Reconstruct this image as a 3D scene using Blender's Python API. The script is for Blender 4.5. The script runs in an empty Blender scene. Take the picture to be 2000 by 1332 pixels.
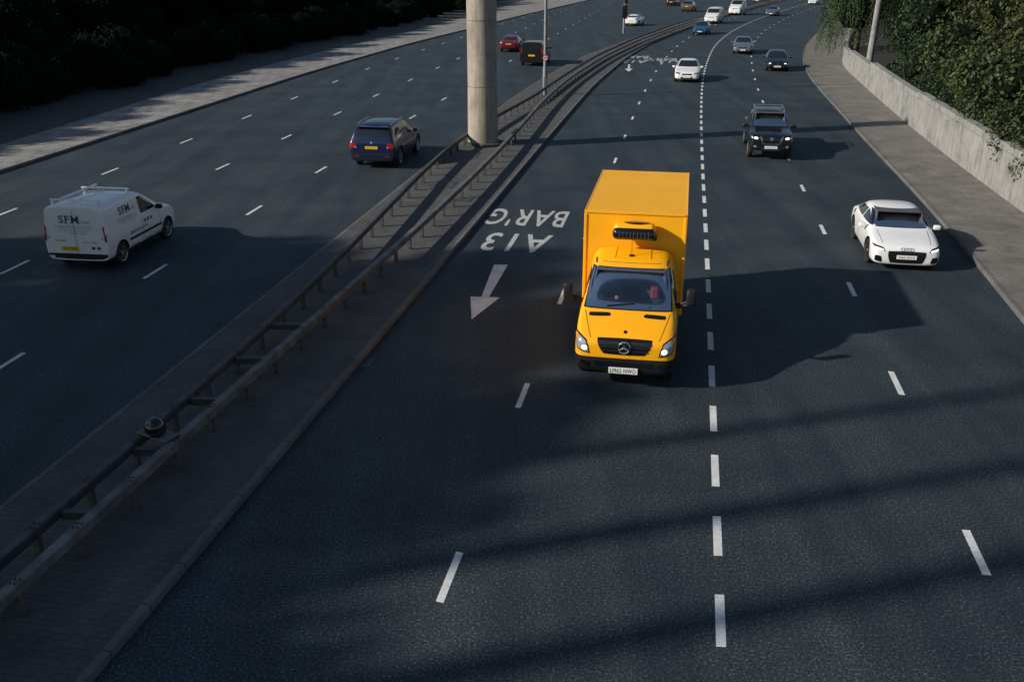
import bpy,bmesh,math,random
import numpy as np
from mathutils import Vector,Matrix
from mathutils.bvhtree import BVHTree
random.seed(7)
C=bpy.context.scene.collection
SC=bpy.context.scene
F=1850.;PH=math.atan(741/F);H=7.918
cP,sP=math.cos(PH),math.sin(PH)
def G(px,py,z=0.):
    u=(px-1000)/F;v=(666-py)/F
    dy=cP+v*sP;dz=-sP+v*cP;t=(H-z)/(-dz)
    return Vector((u*t,dy*t,z))
# ------------------------------------------------ materials
MC={}
def pm(name,col,rough=.5,metal=0,coat=0,var=0,scale=5,bump=0,bscale=40,emit=0,spec=.5):
    if name in MC:return MC[name]
    m=bpy.data.materials.new(name);m.use_nodes=True;nt=m.node_tree;b=nt.nodes['Principled BSDF']
    b.inputs['Roughness'].default_value=rough;b.inputs['Metallic'].default_value=metal
    b.inputs['Coat Weight'].default_value=coat;b.inputs['Coat Roughness'].default_value=.05
    b.inputs['Specular IOR Level'].default_value=spec
    tc=nt.nodes.new('ShaderNodeTexCoord')
    n=nt.nodes.new('ShaderNodeTexNoise');n.inputs['Scale'].default_value=scale;n.inputs['Detail'].default_value=5
    nt.links.new(tc.outputs['Object'],n.inputs['Vector'])
    r=nt.nodes.new('ShaderNodeValToRGB');r.color_ramp.elements[0].position=.3;r.color_ramp.elements[1].position=.7
    v=var if var else .03
    r.color_ramp.elements[0].color=[min(1,c*(1-v)) for c in col]+[1]
    r.color_ramp.elements[1].color=[min(1,c*(1+v)) for c in col]+[1]
    nt.links.new(n.outputs['Fac'],r.inputs['Fac']);nt.links.new(r.outputs['Color'],b.inputs['Base Color'])
    if emit:
        b.inputs['Emission Color'].default_value=list(col)+[1];b.inputs['Emission Strength'].default_value=emit
    if bump:
        n2=nt.nodes.new('ShaderNodeTexNoise');n2.inputs['Scale'].default_value=bscale;n2.inputs['Detail'].default_value=4
        nt.links.new(tc.outputs['Object'],n2.inputs['Vector'])
        bp=nt.nodes.new('ShaderNodeBump');bp.inputs['Strength'].default_value=bump;bp.inputs['Distance'].default_value=.02
        nt.links.new(n2.outputs['Fac'],bp.inputs['Height']);nt.links.new(bp.outputs['Normal'],b.inputs['Normal'])
    MC[name]=m;return m
def posnode(nt,rot=0,sc=(1,1,1)):
    g=nt.nodes.new('ShaderNodeNewGeometry');mp=nt.nodes.new('ShaderNodeMapping')
    mp.inputs['Rotation'].default_value=(0,0,rot);mp.inputs['Scale'].default_value=sc
    nt.links.new(g.outputs['Position'],mp.inputs['Vector']);return mp.outputs['Vector']
def ramp(nt,fac,stops):
    r=nt.nodes.new('ShaderNodeValToRGB');e=r.color_ramp.elements
    e[0].position=stops[0][0];e[0].color=list(stops[0][1])+[1]
    e[1].position=stops[-1][0];e[1].color=list(stops[-1][1])+[1]
    for p,c in stops[1:-1]:
        x=e.new(p);x.color=list(c)+[1]
    nt.links.new(fac,r.inputs['Fac']);return r.outputs['Color']
def noise(nt,vec,scale,detail=4,rough=.6):
    n=nt.nodes.new('ShaderNodeTexNoise');n.inputs['Scale'].default_value=scale;n.inputs['Detail'].default_value=detail;n.inputs['Roughness'].default_value=rough
    nt.links.new(vec,n.inputs['Vector']);return n.outputs['Fac']
def mixc(nt,a,b,fac,mode='MULTIPLY'):
    m=nt.nodes.new('ShaderNodeMix');m.data_type='RGBA';m.blend_type=mode
    if isinstance(fac,float):m.inputs[0].default_value=fac
    else:nt.links.new(fac,m.inputs[0])
    for s,i in ((a,6),(b,7)):
        if isinstance(s,tuple):m.inputs[i].default_value=list(s)+[1]
        else:nt.links.new(s,m.inputs[i])
    return m.outputs[2]
def newmat(name,rough=.9):
    m=bpy.data.materials.new(name);m.use_nodes=True;nt=m.node_tree;b=nt.nodes['Principled BSDF'];b.inputs['Roughness'].default_value=rough
    return m,nt,b
def bumpn(nt,b,h,strength,dist=.02):
    bp=nt.nodes.new('ShaderNodeBump');bp.inputs['Strength'].default_value=strength;bp.inputs['Distance'].default_value=dist
    nt.links.new(h,bp.inputs['Height']);nt.links.new(bp.outputs['Normal'],b.inputs['Normal'])
TH=math.radians(10.35)
def asphalt():
    m,nt,b=newmat('asphalt',.72);p=posnode(nt)
    fine=noise(nt,p,27,4,.85)
    c=ramp(nt,fine,[(.36,(.004,.008,.012)),(.49,(.020,.030,.038)),(.57,(.043,.056,.066)),(.66,(.20,.23,.25))])
    ps=posnode(nt,TH,(.9,.05,1))
    lo=noise(nt,ps,1.0,4,.6)
    c2=mixc(nt,c,ramp(nt,lo,[(.3,(.66,.70,.76)),(.7,(1.38,1.33,1.27))]),1.)
    pt=posnode(nt);l3=noise(nt,pt,.35,5,.65)
    c3=mixc(nt,c2,ramp(nt,l3,[(.35,(.72,.77,.83)),(.65,(1.25,1.22,1.18))]),1.)
    nt.links.new(c3,b.inputs['Base Color']);bumpn(nt,b,fine,.7,.014)
    b.inputs['Specular IOR Level'].default_value=.3
    return m
def brickmat(name,c1,c2,mortar,bw,rh,ms,rot,rough=.9,dirt=.4,offset=.5,rotb=None):
    m,nt,b=newmat(name,rough);p=posnode(nt,rot)
    br=nt.nodes.new('ShaderNodeTexBrick');nt.links.new(p,br.inputs['Vector']);br.offset=offset
    br.inputs['Color1'].default_value=list(c1)+[1];br.inputs['Color2'].default_value=list(c2)+[1];br.inputs['Mortar'].default_value=list(mortar)+[1]
    br.inputs['Scale'].default_value=1;br.inputs['Brick Width'].default_value=bw;br.inputs['Row Height'].default_value=rh;br.inputs['Mortar Size'].default_value=ms
    p2=posnode(nt);d=noise(nt,p2,.8,6,.7)
    c=mixc(nt,br.outputs['Color'],ramp(nt,d,[(.3,(1-dirt,1-dirt,1-dirt)),(.7,(1.15,1.12,1.08))]),1.)
    f=noise(nt,p2,30,3,.7);c=mixc(nt,c,ramp(nt,f,[(.3,(.7,.7,.7)),(.7,(1.25,1.25,1.25))]),1.)
    nt.links.new(c,b.inputs['Base Color']);bumpn(nt,b,br.outputs['Fac'],-.4,.01);return m
def concrete(name,base,stain=.5):
    m,nt,b=newmat(name,.88);p=posnode(nt)
    n1=noise(nt,p,.9,7,.7);c=ramp(nt,n1,[(.28,tuple(x*(1-stain) for x in base)),(.5,base),(.75,tuple(min(1,x*1.2) for x in base))])
    p2=posnode(nt,0,(3,3,.35));n2=noise(nt,p2,1.5,5,.7)
    c=mixc(nt,c,ramp(nt,n2,[(.35,(.6,.57,.52)),(.6,(1.05,1.05,1.05))]),.7)
    f=noise(nt,p,25,4,.7);c=mixc(nt,c,ramp(nt,f,[(.3,(.85,.85,.85)),(.7,(1.1,1.1,1.1))]),1.)
    nt.links.new(c,b.inputs['Base Color']);bumpn(nt,b,f,.4,.01);return m
def worn(name,col,thr=.36):
    m,nt,b=newmat(name,.75);p=posnode(nt)
    f=noise(nt,p,30,4,.8);g=noise(nt,p,3,4,.6)
    c=ramp(nt,f,[(thr-.06,(.09,.095,.1)),(thr+.04,tuple(x*.75 for x in col)),(.65,col)])
    c=mixc(nt,c,ramp(nt,g,[(.3,(.7,.7,.7)),(.65,(1,1,1))]),.8)
    nt.links.new(c,b.inputs['Base Color']);bumpn(nt,b,f,.3,.01);return m
def leafm(name,cols,trans=.25,rough=.6,spec=.4):
    m,nt,b=newmat(name,rough);b.inputs['Specular IOR Level'].default_value=spec
    at=nt.nodes.new('ShaderNodeAttribute');at.attribute_name='tone'
    c=ramp(nt,at.outputs['Fac'],[(i/(len(cols)-1),cc) for i,cc in enumerate(cols)])
    p=posnode(nt);l=noise(nt,p,.7,3,.6);c=mixc(nt,c,ramp(nt,l,[(.35,(.55,.6,.6)),(.65,(1.25,1.2,1.1))]),1.)
    nt.links.new(c,b.inputs['Base Color'])
    tr=nt.nodes.new('ShaderNodeBsdfTranslucent');nt.links.new(c,tr.inputs['Color'])
    mx=nt.nodes.new('ShaderNodeMixShader');mx.inputs[0].default_value=trans
    out=[n for n in nt.nodes if n.type=='OUTPUT_MATERIAL'][0]
    nt.links.new(b.outputs[0],mx.inputs[1]);nt.links.new(tr.outputs[0],mx.inputs[2]);nt.links.new(mx.outputs[0],out.inputs['Surface']);return m
def glassm(name,tint):
    m=bpy.data.materials.new(name);m.use_nodes=True;nt=m.node_tree
    for n in list(nt.nodes):
        if n.type!='OUTPUT_MATERIAL':nt.nodes.remove(n)
    out=nt.nodes[0];t=nt.nodes.new('ShaderNodeBsdfTransparent');t.inputs['Color'].default_value=list(tint)+[1]
    g=nt.nodes.new('ShaderNodeBsdfGlossy');g.inputs['Roughness'].default_value=.03
    lw=nt.nodes.new('ShaderNodeLayerWeight');lw.inputs['Blend'].default_value=.55
    mx=nt.nodes.new('ShaderNodeMixShader');nt.links.new(lw.outputs['Fresnel'],mx.inputs[0])
    nt.links.new(t.outputs[0],mx.inputs[1]);nt.links.new(g.outputs[0],mx.inputs[2]);nt.links.new(mx.outputs[0],out.inputs['Surface']);return m
M=dict(
 asphalt=asphalt(),
 blocks=brickmat('block_paving_surface',(.080,.082,.084),(.092,.092,.092),(.060,.061,.062),.22,.11,.010,TH,dirt=.4),
 slabs=brickmat('slab_surface',(.18,.168,.152),(.205,.192,.172),(.11,.105,.098),.9,.62,.010,TH,dirt=.45),
 slabsl=brickmat('slab_surface_wide',(.24,.235,.225),(.30,.29,.27),(.07,.07,.07),.95,1.3,.03,TH,dirt=.4),
 kerb=brickmat('kerb_stone',(.12,.12,.12),(.15,.148,.145),(.05,.05,.05),50,.92,.015,TH,dirt=.4),
 pillar=concrete('pillar_concrete',(.36,.32,.26),.3),
 wall=concrete('wall_concrete',(.29,.29,.28),.45),
 earth=concrete('earth_soil',(.022,.021,.017),.5),
 verge=concrete('verge_grit',(.065,.06,.054),.4),
 white=worn('worn_white_paint',(.82,.82,.80)),
 faint=worn('faded_white_paint',(.66,.66,.64),.42),
 rail=pm('weathered_steel',(.13,.13,.13),.6,.3,var=.45,scale=3,bump=.2),
 raild=pm('dark_weathered_steel',(.07,.07,.073),.65,.3,var=.4,scale=4,bump=.2),
 post=pm('steel_post',(.075,.073,.07),.7,.2,var=.35,scale=9),
 galv=pm('lamp_column_steel',(.20,.20,.20),.6,.2,var=.2,scale=4),
 yellow=pm('yellow_paint',(1.0,.43,.003),.38,coat=.35,var=.03,scale=2),
 yellowb=pm('yellow_panel',(1.0,.45,.004),.5,var=.05,scale=1.3),
 tyre=pm('tyre_rubber',(.018,.018,.019),.85,var=.2),
 plastic=pm('black_plastic',(.012,.013,.015),.55,var=.2,spec=.35),
 gloss=pm('gloss_black',(.008,.008,.009),.18,coat=.5),
 seam=pm('panel_gap',(.03,.03,.03),.8),
 alloy=pm('alloy_wheel',(.45,.46,.47),.3,.8),
 alloyd=pm('dark_alloy_wheel',(.09,.09,.095),.35,.7),
 chrome=pm('chrome',(.75,.76,.78),.15,1.),
 win=pm('tinted_window',(.012,.016,.02),.06,coat=.6,spec=.6),
 lampw=pm('headlamp_lens',(.5,.53,.56),.12,.5,coat=.8),
 lampon=pm('lit_headlamp',(1,.95,.85),.2,emit=1.6),
 lampr=pm('tail_lamp_red',(.42,.008,.01),.2,coat=.7),
 amber=pm('amber_lamp',(.8,.25,.02),.25,coat=.5),
 platew=pm('white_number_plate',(.85,.85,.83),.4),
 platey=pm('yellow_number_plate',(.85,.55,.02),.4),
 ink=pm('black_lettering',(.01,.01,.01),.6),
 blueink=pm('navy_lettering',(.02,.04,.12),.6),
 cloth=pm('seat_fabric',(.07,.075,.083),.9,var=.2),
 dash=pm('dashboard',(.03,.032,.036),.8,var=.1),
 paper=pm('paper',(.6,.62,.64),.7),
 pink=pm('pink_bag_fabric',(.24,.045,.055),.7,var=.3,scale=12),
 skin=pm('skin',(.45,.27,.19),.6,var=.06,scale=12),
 hair=pm('dark_hair',(.03,.02,.015),.7,var=.3,scale=40),
 shirt=pm('dark_shirt',(.10,.11,.13),.9,var=.3,scale=9),
 redshirt=pm('red_shirt',(.4,.03,.03),.9,var=.2,scale=9),
 bark=pm('tree_bark',(.07,.055,.04),.9,var=.4,scale=8,bump=.6,bscale=20),
 red=pm('sign_red',(.6,.02,.02),.4),signw=pm('sign_white',(.8,.8,.8),.4),
 glass=glassm('windscreen_glass',(.80,.88,.90)),
 leafd=leafm('dark_evergreen_leaves',[(.004,.009,.006),(.008,.015,.009),(.016,.025,.014)],.12,.85,.1),
 leafo=leafm('autumn_olive_leaves',[(.018,.036,.013),(.034,.058,.018),(.060,.082,.025),(.085,.095,.03),(.14,.10,.035)],.3),
 leafg=leafm('green_ivy_leaves',[(.012,.028,.011),(.025,.05,.018),(.048,.078,.028)],.2),
 leafw=leafm('willow_leaves',[(.03,.055,.02),(.05,.09,.03),(.09,.14,.05)],.3),
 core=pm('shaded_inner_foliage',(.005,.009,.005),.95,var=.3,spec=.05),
)
# ------------------------------------------------ mesh helpers
def finish(name,me,mats,parent=None,smooth=False,angle=35):
    if not isinstance(mats,(list,tuple)):mats=[mats]
    for m in mats:me.materials.append(M[m] if isinstance(m,str) else m)
    if smooth:
        me.polygons.foreach_set('use_smooth',[True]*len(me.polygons))
        try:me.set_sharp_from_angle(angle=math.radians(angle))
        except Exception:pass
    o=bpy.data.objects.new(name,me);C.objects.link(o)
    if parent:o.parent=parent
    return o
def fb(name,bm,mats,parent=None,smooth=False,angle=35):
    me=bpy.data.meshes.new(name);bmesh.ops.recalc_face_normals(bm,faces=bm.faces);bm.to_mesh(me);bm.free()
    return finish(name,me,mats,parent,smooth,angle)
def fp(name,v,f,mats,parent=None,smooth=False):
    me=bpy.data.meshes.new(name);me.from_pydata([tuple(x) for x in v],[],f);me.update()
    return finish(name,me,mats,parent,smooth)
def bx(bm,x0,x1,y0,y1,z0,z1,bev=0,seg=2):
    r=bmesh.ops.create_cube(bm,size=1);vs=r['verts']
    for v in vs:v.co=Vector(((x0+x1)/2+v.co.x*(x1-x0),(y0+y1)/2+v.co.y*(y1-y0),(z0+z1)/2+v.co.z*(z1-z0)))
    if bev:
        es=list({e for v in vs for e in v.link_edges})
        bmesh.ops.bevel(bm,geom=es,offset=bev,segments=seg,affect='EDGES',profile=.5)
def cyl(bm,p0,p1,r0,r1=None,n=16,cap=True):
    r1=r0 if r1 is None else r1;p0=Vector(p0);p1=Vector(p1);d=(p1-p0).normalized()
    a=d.orthogonal().normalized();b=d.cross(a);A=[];B=[]
    for i in range(n):
        t=2*math.pi*i/n;q=a*math.cos(t)+b*math.sin(t)
        A.append(bm.verts.new(p0+q*r0));B.append(bm.verts.new(p1+q*r1))
    for i in range(n):
        j=(i+1)%n;bm.faces.new((A[i],A[j],B[j],B[i]))
    if cap:bm.faces.new(A[::-1]);bm.faces.new(B)
def lathe(bm,prof,o=(0,0,0),axis='X',n=24,sgn=1,a0=0,a1=2*math.pi):
    rings=[];o=Vector(o)
    for r,h in prof:
        R=[]
        for i in range(n):
            t=2*math.pi*i/n;c,s=r*math.cos(t),r*math.sin(t)
            v=Vector((h*sgn,c,s)) if axis=='X' else (Vector((c,h*sgn,s)) if axis=='Y' else Vector((c,s,h*sgn)))
            R.append(bm.verts.new(o+v))
        rings.append(R)
    for a,b in zip(rings,rings[1:]):
        for i in range(n):
            j=(i+1)%n;bm.faces.new((a[i],a[j],b[j],b[i]))
    return rings
def thing(name,label,cat,loc=(0,0,0),rz=0,group=None):
    o=bpy.data.objects.new(name,None);C.objects.link(o);o.location=loc;o.rotation_euler=(0,0,rz);o['label']=label;o['category']=cat
    if group:o['group']=group
    o.empty_display_size=.3
    return o
def tag(o,label,cat,group=None):
    o['label']=label;o['category']=cat
    if group:o['group']=group
    return o
def struct(o,label=None,cat=None):
    o['kind']='structure'
    if label:o['label']=label
    if cat:o['category']=cat
    return o
def text_geo(s,spacing=1.0,bold=0):
    cu=bpy.data.curves.new('t','FONT');cu.body=s;cu.space_character=spacing;cu.resolution_u=3;cu.offset=bold
    o=bpy.data.objects.new('t',cu);C.objects.link(o);dg=bpy.context.evaluated_depsgraph_get();dg.update()
    me=o.evaluated_get(dg).to_mesh()
    v=np.array([x.co[:] for x in me.vertices]);f=[tuple(p.vertices) for p in me.polygons]
    o.evaluated_get(dg).to_mesh_clear();bpy.data.objects.remove(o);bpy.data.curves.remove(cu)
    mn=v.min(0);mx=v.max(0);uv=(v-mn)/np.maximum(mx-mn,1e-6)
    return uv[:,:2],f
# ------------------------------------------------ alignment lines: x as a function of y
YS=np.arange(-30,430,1.0)
class Line:
    def __init__(s,px=None,z=0,xs=None,sig=4,off=0,farslope=None):
        if xs is None:
            p=sorted([(G(a,b,z).y,G(a,b,z).x) for a,b in px]);ys=[q[0] for q in p];x=[q[1] for q in p]
            k=min(2,len(p)-1);s0=(x[k]-x[0])/(ys[k]-ys[0]);s1=(x[-1]-x[-2])/(ys[-1]-ys[-2])
            if farslope is not None:s1=farslope
            ys=[-80]+ys+[600];x=[x[0]+s0*(-80-ys[1])]+x+[x[-1]+s1*(600-ys[-2])]
            yy=np.arange(-60,480,1.0);xx=np.interp(yy,ys,x)
            kk=np.exp(-.5*(np.arange(-15,16)/sig)**2);kk/=kk.sum()
            xs=np.interp(YS,yy[15:-15],np.convolve(xx,kk,'same')[15:-15])
        s.xs=xs+off
    def __call__(s,y):return float(np.interp(y,YS,s.xs))
    def slope(s,y):return (s(y+1)-s(y-1))/2
    def off(s,a):
        sl=np.gradient(s.xs,YS);return Line(xs=s.xs+a*np.sqrt(1+sl**2))
    def tan(s,y):return Vector((s.slope(y),1,0)).normalized()
    def pt(s,y,z=0):return Vector((s(y),y,z))
RC=Line([(1407,1210),(1400,1025),(1391,735),(1384,567),(1378,440),(1372,330),(1369,245),(1370,175),(1376,135),(1390,98),(1402,83),(1420,68),(1445,53),(1480,38),(1515,26),(1560,12),(1600,2)],sig=5)
MR=Line([(165,1332),(648,765),(836,545),(964,395),(1027,320),(1108,225),(1163,163),(1232,106),(1300,70),(1370,45),(1440,25),(1500,9)],.12)
ML=Line([(0,985),(640,475),(900,268),(982,203),(1060,152),(1130,114),(1200,87),(1280,60),(1360,36),(1430,17),(1480,5)],.12)
RK=Line([(2000,625),(1900,500),(1800,385),(1700,283),(1632,208),(1580,150),(1566,118),(1572,88),(1600,60),(1650,36)],.12,sig=4,farslope=.48)
LK=Line([(0,333),(300,238),(600,142),(800,85),(915,57),(1000,35),(1100,12)],.12)
LI=Line([(0,283),(200,222),(400,160),(600,108),(800,62),(915,33),(1010,5)],.12)
WB=Line([(2000,415),(1900,345),(1780,250),(1700,180),(1640,125)],.12,farslope=.36)
RA=Line([(10,712),(304,530),(496,411),(625,332),(806,229),(867,194)])
RB=Line([(30,522),(433,326),(560,268),(660,222),(733,187),(802,157),(855,133)])
RCc=Line([(10,416),(215,335),(364,276),(482,229),(575,192),(655,160),(716,135),(775,115),(827,98)])
def grid_y(y0,y1,near=1.0):
    ys=[];y=y0
    while y<y1:
        ys.append(y);y+=near if y<80 else near*3
    ys.append(y1);return ys
def ribbon(name,A,B,z,mat,y0=-28,y1=400,zb=None,n=1,parent=None):
    ys=grid_y(y0,y1);v=[];f=[];zb=z if zb is None else zb
    for y in ys:
        a,b=A(y),B(y)
        for k in range(n+1):
            t=k/n;v.append((a+(b-a)*t,y,z+(zb-z)*t))
    for i in range(len(ys)-1):
        for k in range(n):
            q=i*(n+1)+k;f.append((q,q+1,q+n+2,q+n+1))
    return fp(name,v,f,mat,parent)
def sweep(bm,L,prof,z=0,y0=-28,y1=400,step=1.0,close=True,zf=None):
    ys=grid_y(y0,y1,step);R=[]
    for y in ys:
        t=L.tan(y);n=Vector((t.y,-t.x,0));p=L.pt(y,z);k=zf(y) if zf else 1
        R.append([bm.verts.new(p+n*a+Vector((0,0,b*k))) for a,b in prof])
    m=len(prof)
    for a,b in zip(R,R[1:]):
        for i in range(m if close else m-1):
            j=(i+1)%m;bm.faces.new((a[i],a[j],b[j],b[i]))
    if close:
        bm.faces.new(R[0]);bm.faces.new(R[-1][::-1])
# ------------------------------------------------ ground and roads
struct(fp('ground',[(-900,-60,-.06),(900,-60,-.06),(900,1800,-.06),(-900,1800,-.06)],[(0,1,2,3)],'earth'))
road=struct(ribbon('road',LK.off(-.05),RK.off(.05),0,'asphalt'))
struct(ribbon('central_reserve',ML.off(.13),MR.off(-.13),.12,'blocks'))
struct(ribbon('pavement_left',LI,LK.off(-.14),.12,'slabsl'))
struct(ribbon('pavement_right',RK.off(.14),WB.off(.4),.12,'slabs'))
struct(ribbon('verge',LI.off(-7),LI.off(-.004),.35,'verge',zb=.116))
struct(ribbon('embankment_left',LI.off(-60),LI.off(-7.004),2.2,'earth',zb=.35))
struct(ribbon('embankment_right',WB.off(.45),WB.off(40),.9,'earth',zb=2.5))
kb=bmesh.new();kp=[(-.06,-.03),(-.06,.105),(-.045,.122),(.06,.124),(.06,-.03)]
km=[(-a,b) for a,b in kp][::-1]
sweep(kb,RK.off(.07),kp);sweep(kb,ML.off(.065),kp)
sweep(kb,MR.off(-.065),km);sweep(kb,LK.off(-.07),km)
struct(fb('kerb',kb,'kerb'))
# lane lines
def dash(v,f,L,y,ln,w,z=.004):
    t=L.tan(y);n=Vector((t.y,-t.x,0));p=L.pt(y,z);i=len(v)
    j=random.uniform(-.02,.02)
    for a,b in((-w/2,-ln/2),(w/2,-ln/2+j),(w/2,ln/2),(-w/2,ln/2-j)):v.append(p+n*a+t*b)
    f.append((i,i+1,i+2,i+3))
def lane(L,yc,mod,ln,w,y1=330,y0=-20,mat='white'):
    v=[];f=[];y=yc
    while y>y0:y-=mod*L.tan(y).y
    while y<y1:
        dash(v,f,L,y,ln,w);y+=mod*L.tan(y).y
    fp('lane_line',v,f,mat,road)
yof=lambda px,py:G(px,py).y
lane(RC.off(-3.67),yof(893,1125),6.0,1.15,.11)
lane(RC.off(3.67),yof(1913,1077),6.0,1.15,.12)
lane(RC,yof(1407,1210),1.975,1.08,.125)
for L,pts in((RA,[(10,712),(304,530),(496,411),(625,332),(722,277),(806,229),(867,194)]),
             (RB,[(30,522),(255,405),(433,326),(560,268),(660,222),(733,187),(802,157),(855,133)]),
             (RCc,[(10,416),(215,335),(364,276),(482,229),(575,192),(655,160),(716,135),(775,115),(827,98)])):
    v=[];f=[]
    ys=[yof(a,b) for a,b in pts]
    y=ys[0]-6.9
    while y>-20:ys.append(y);y-=6.9
    y=max(ys)+7.8
    while y<300:ys.append(y);y+=8.2
    for y in ys:dash(v,f,L,y,1.3,.11)
    fp('lane_line',v,f,'white',road)
# road lettering (read by the oncoming drivers)
def road_text(s,px,py,W,Ln,mat,rnd=0):
    uv,f=text_geo(s,1.12,.012);c=G(px,py);t=RC.tan(c.y);n=Vector((t.y,-t.x,0))
    v=[c-n*((a-.5)*W)-t*((b-.5)*Ln)+Vector((0,0,.0045)) for a,b in uv]
    return fp('road_lettering',v,f,mat,road)
road_text("A13",1009,474,2.0,2.0,'faint');road_text("BAR'G",1030,426,2.6,2.2,'faint')
road_text("A13",1240,121,2.0,2.3,'faint');road_text("BAR'G",1237,112,2.6,2.6,'faint');road_text("A13",1312,121,2.0,2.3,'faint');road_text("BAR'G",1290,117,2.7,2.6,'faint')
def road_poly(name,pts,mat):
    v=[G(a,b,.004) for a,b in pts];return fp(name,v,[tuple(range(len(v)))],mat,road)
road_poly('road_arrow',[(965,517),(992,517),(955,580),(976,581),(921,624),(919,579),(940,580)],'white')
road_poly('road_arrow',[(1227,126.5),(1231,126.5),(1230,135),(1236,135),(1228,140.5),(1220,135),(1226,135)],'white')
for (px,py,w,l) in((703,708,.5,.5),(905,390,.6,.6),(868,360,.8,1.2)):
    p=G(px,py,.127 if px>750 else .006);bm=bmesh.new();bx(bm,-w/2,w/2,-l/2,l/2,0,.006)
    for k in range(5):bx(bm,-w*.4,w*.4,-l*.4+k*l*.18,-l*.4+k*l*.18+.03,.006,.012)
    o=fb('drain_cover',bm,'raild');o.location=(p.x,p.y,p.z);o.rotation_euler=(0,0,-TH)
    tag(o,{703:'small square iron drain cover in the dark road beside the median kerb',905:'small iron inspection cover set in median paving',868:'larger iron inspection cover between the two guard rails'}[px],'drain cover')
# ------------------------------------------------ concrete pillar
pb=G(943,284,.12)
t=thing('concrete_pillar','tall round weathered concrete pillar standing on the median between the rails','pillar',(pb.x,pb.y+.3,.12))
bm=bmesh.new();R=lathe(bm,[(.69,.10),(.685,.5),(.66,3),(.66,7.5),(.66,11)],axis='Z',n=48);bm.faces.new(R[-1]);fb('shaft',bm,'pillar',t,True,40)
bm=bmesh.new();R=lathe(bm,[(1.0,0),(1.0,.10),(.92,.13),(.3,.13)],axis='Z',n=8);fb('base_plinth',bm,'verge',t)
for zz in(2.6,5.4,8.2):
    bm=bmesh.new();lathe(bm,[(.668,zz-.008),(.672,zz-.008),(.672,zz+.008),(.668,zz+.008)],axis='Z',n=48);fb('casting_joint',bm,'verge',t)
# ------------------------------------------------ guard rails
FR=Line([(0,1163),(345,852),(620,612),(800,455),(900,363),(978,287),(1065,190),(1112,150),(1180,108),(1250,76),(1330,48),(1400,27),(1450,14)],.62,sig=3)
BR=Line([(0,1085),(265,855),(400,742),(500,650),(640,520),(760,397),(850,306),(912,258),(975,220),(1040,188),(1095,149),(1165,107),(1240,74),(1320,46),(1392,26),(1440,14)],.62,sig=3)
def guard(L,label,y0,y1,mat,hw):
    t=thing('guard_rail',label,'guard rail',(0,0,0))
    bm=bmesh.new();z=.62
    pr=[(-hw,-.15),(-hw,-.012),(-hw+.015,0),(hw-.015,0),(hw,-.012),(hw,-.15),(hw-.02,-.15),(hw-.02,-.03),(-hw+.02,-.03),(-hw+.02,-.15)]
    sweep(bm,L,pr,z,y0,y1,1.0);o=fb('rail_beam',bm,mat,t)
    bm=bmesh.new();bx(bm,-.04,.04,-.045,.045,.10,.585);me=bpy.data.meshes.new('post');bm.to_mesh(me);bm.free();me.materials.append(M['post'])
    bm=bmesh.new();cyl(bm,(0,0,0),(0,0,.014),.014,n=8);mb=bpy.data.meshes.new('rail_bolt');bm.to_mesh(mb);bm.free();mb.materials.append(M['plastic'])
    y=y0+.5;n=0
    while y<y1 and n<99:
        o=bpy.data.objects.new('post',me);C.objects.link(o);o.parent=t;p=L.pt(y);o.location=(p.x,p.y,0.02);o.rotation_euler=(0,0,-math.atan(L.slope(y)))
        if y<22:
            for a,b in((-.035,-.05),(.035,-.05),(-.035,.05),(.035,.05)):
                q=bpy.data.objects.new('rail_bolt',mb);C.objects.link(q);q.parent=o;q.location=(a,b,.60)
        y+=1.28 if y<100 else 3.0;n+=1
    return t
g1=guard(FR,'near galvanised steel guard rail on the right side of the median',-2,220,'rail',.08)
g2=guard(BR,'far darker steel guard rail on the left side of the median',-2,220,'raild',.07)
y=-1.5
while y<20.5:
    a=BR.pt(y,.5);b=FR.pt(y,.5)
    bm=bmesh.new();w=(b-a).length
    bx(bm,.08,w-.08,-.07,.07,-.06,-.045,.003,1);bx(bm,.08,w-.08,-.07,-.058,-.16,-.046);bx(bm,.08,w-.08,.058,.07,-.16,-.046)
    o=fb('bracket',bm,'post',g1);o.location=a+Vector((0,0,.10));o.rotation_euler=(0,0,math.atan2(b.y-a.y,b.x-a.x));y+=1.9
lp=G(309,845,.66)
t=thing('warning_lamp','round black lamp drum bolted on a plate across the guard rails','lamp',(lp.x,lp.y,.63),-.5)
bm=bmesh.new();bx(bm,-.36,.34,-.16,.16,0,.03,.012);fb('mounting_plate',bm,'rail',t)
bm=bmesh.new();lathe(bm,[(.02,0.0),(.12,.0),(.165,.05),(.18,.13),(.18,.155),(.16,.165)],axis='Z',n=32);o=fb('lamp_drum',bm,'plastic',t,True);o.location=(0,0,.07);o.rotation_euler=(.55,.25,0)
bm=bmesh.new();lathe(bm,[(.16,.16),(.15,.20),(.12,.245),(.07,.275),(.001,.285)],axis='Z',n=32);fb('lamp_dome',bm,'gloss',o,True)
bm=bmesh.new();cyl(bm,(0,0,.02),(0,0,.12),.07,.06);fb('lamp_neck',bm,'plastic',t)
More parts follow.
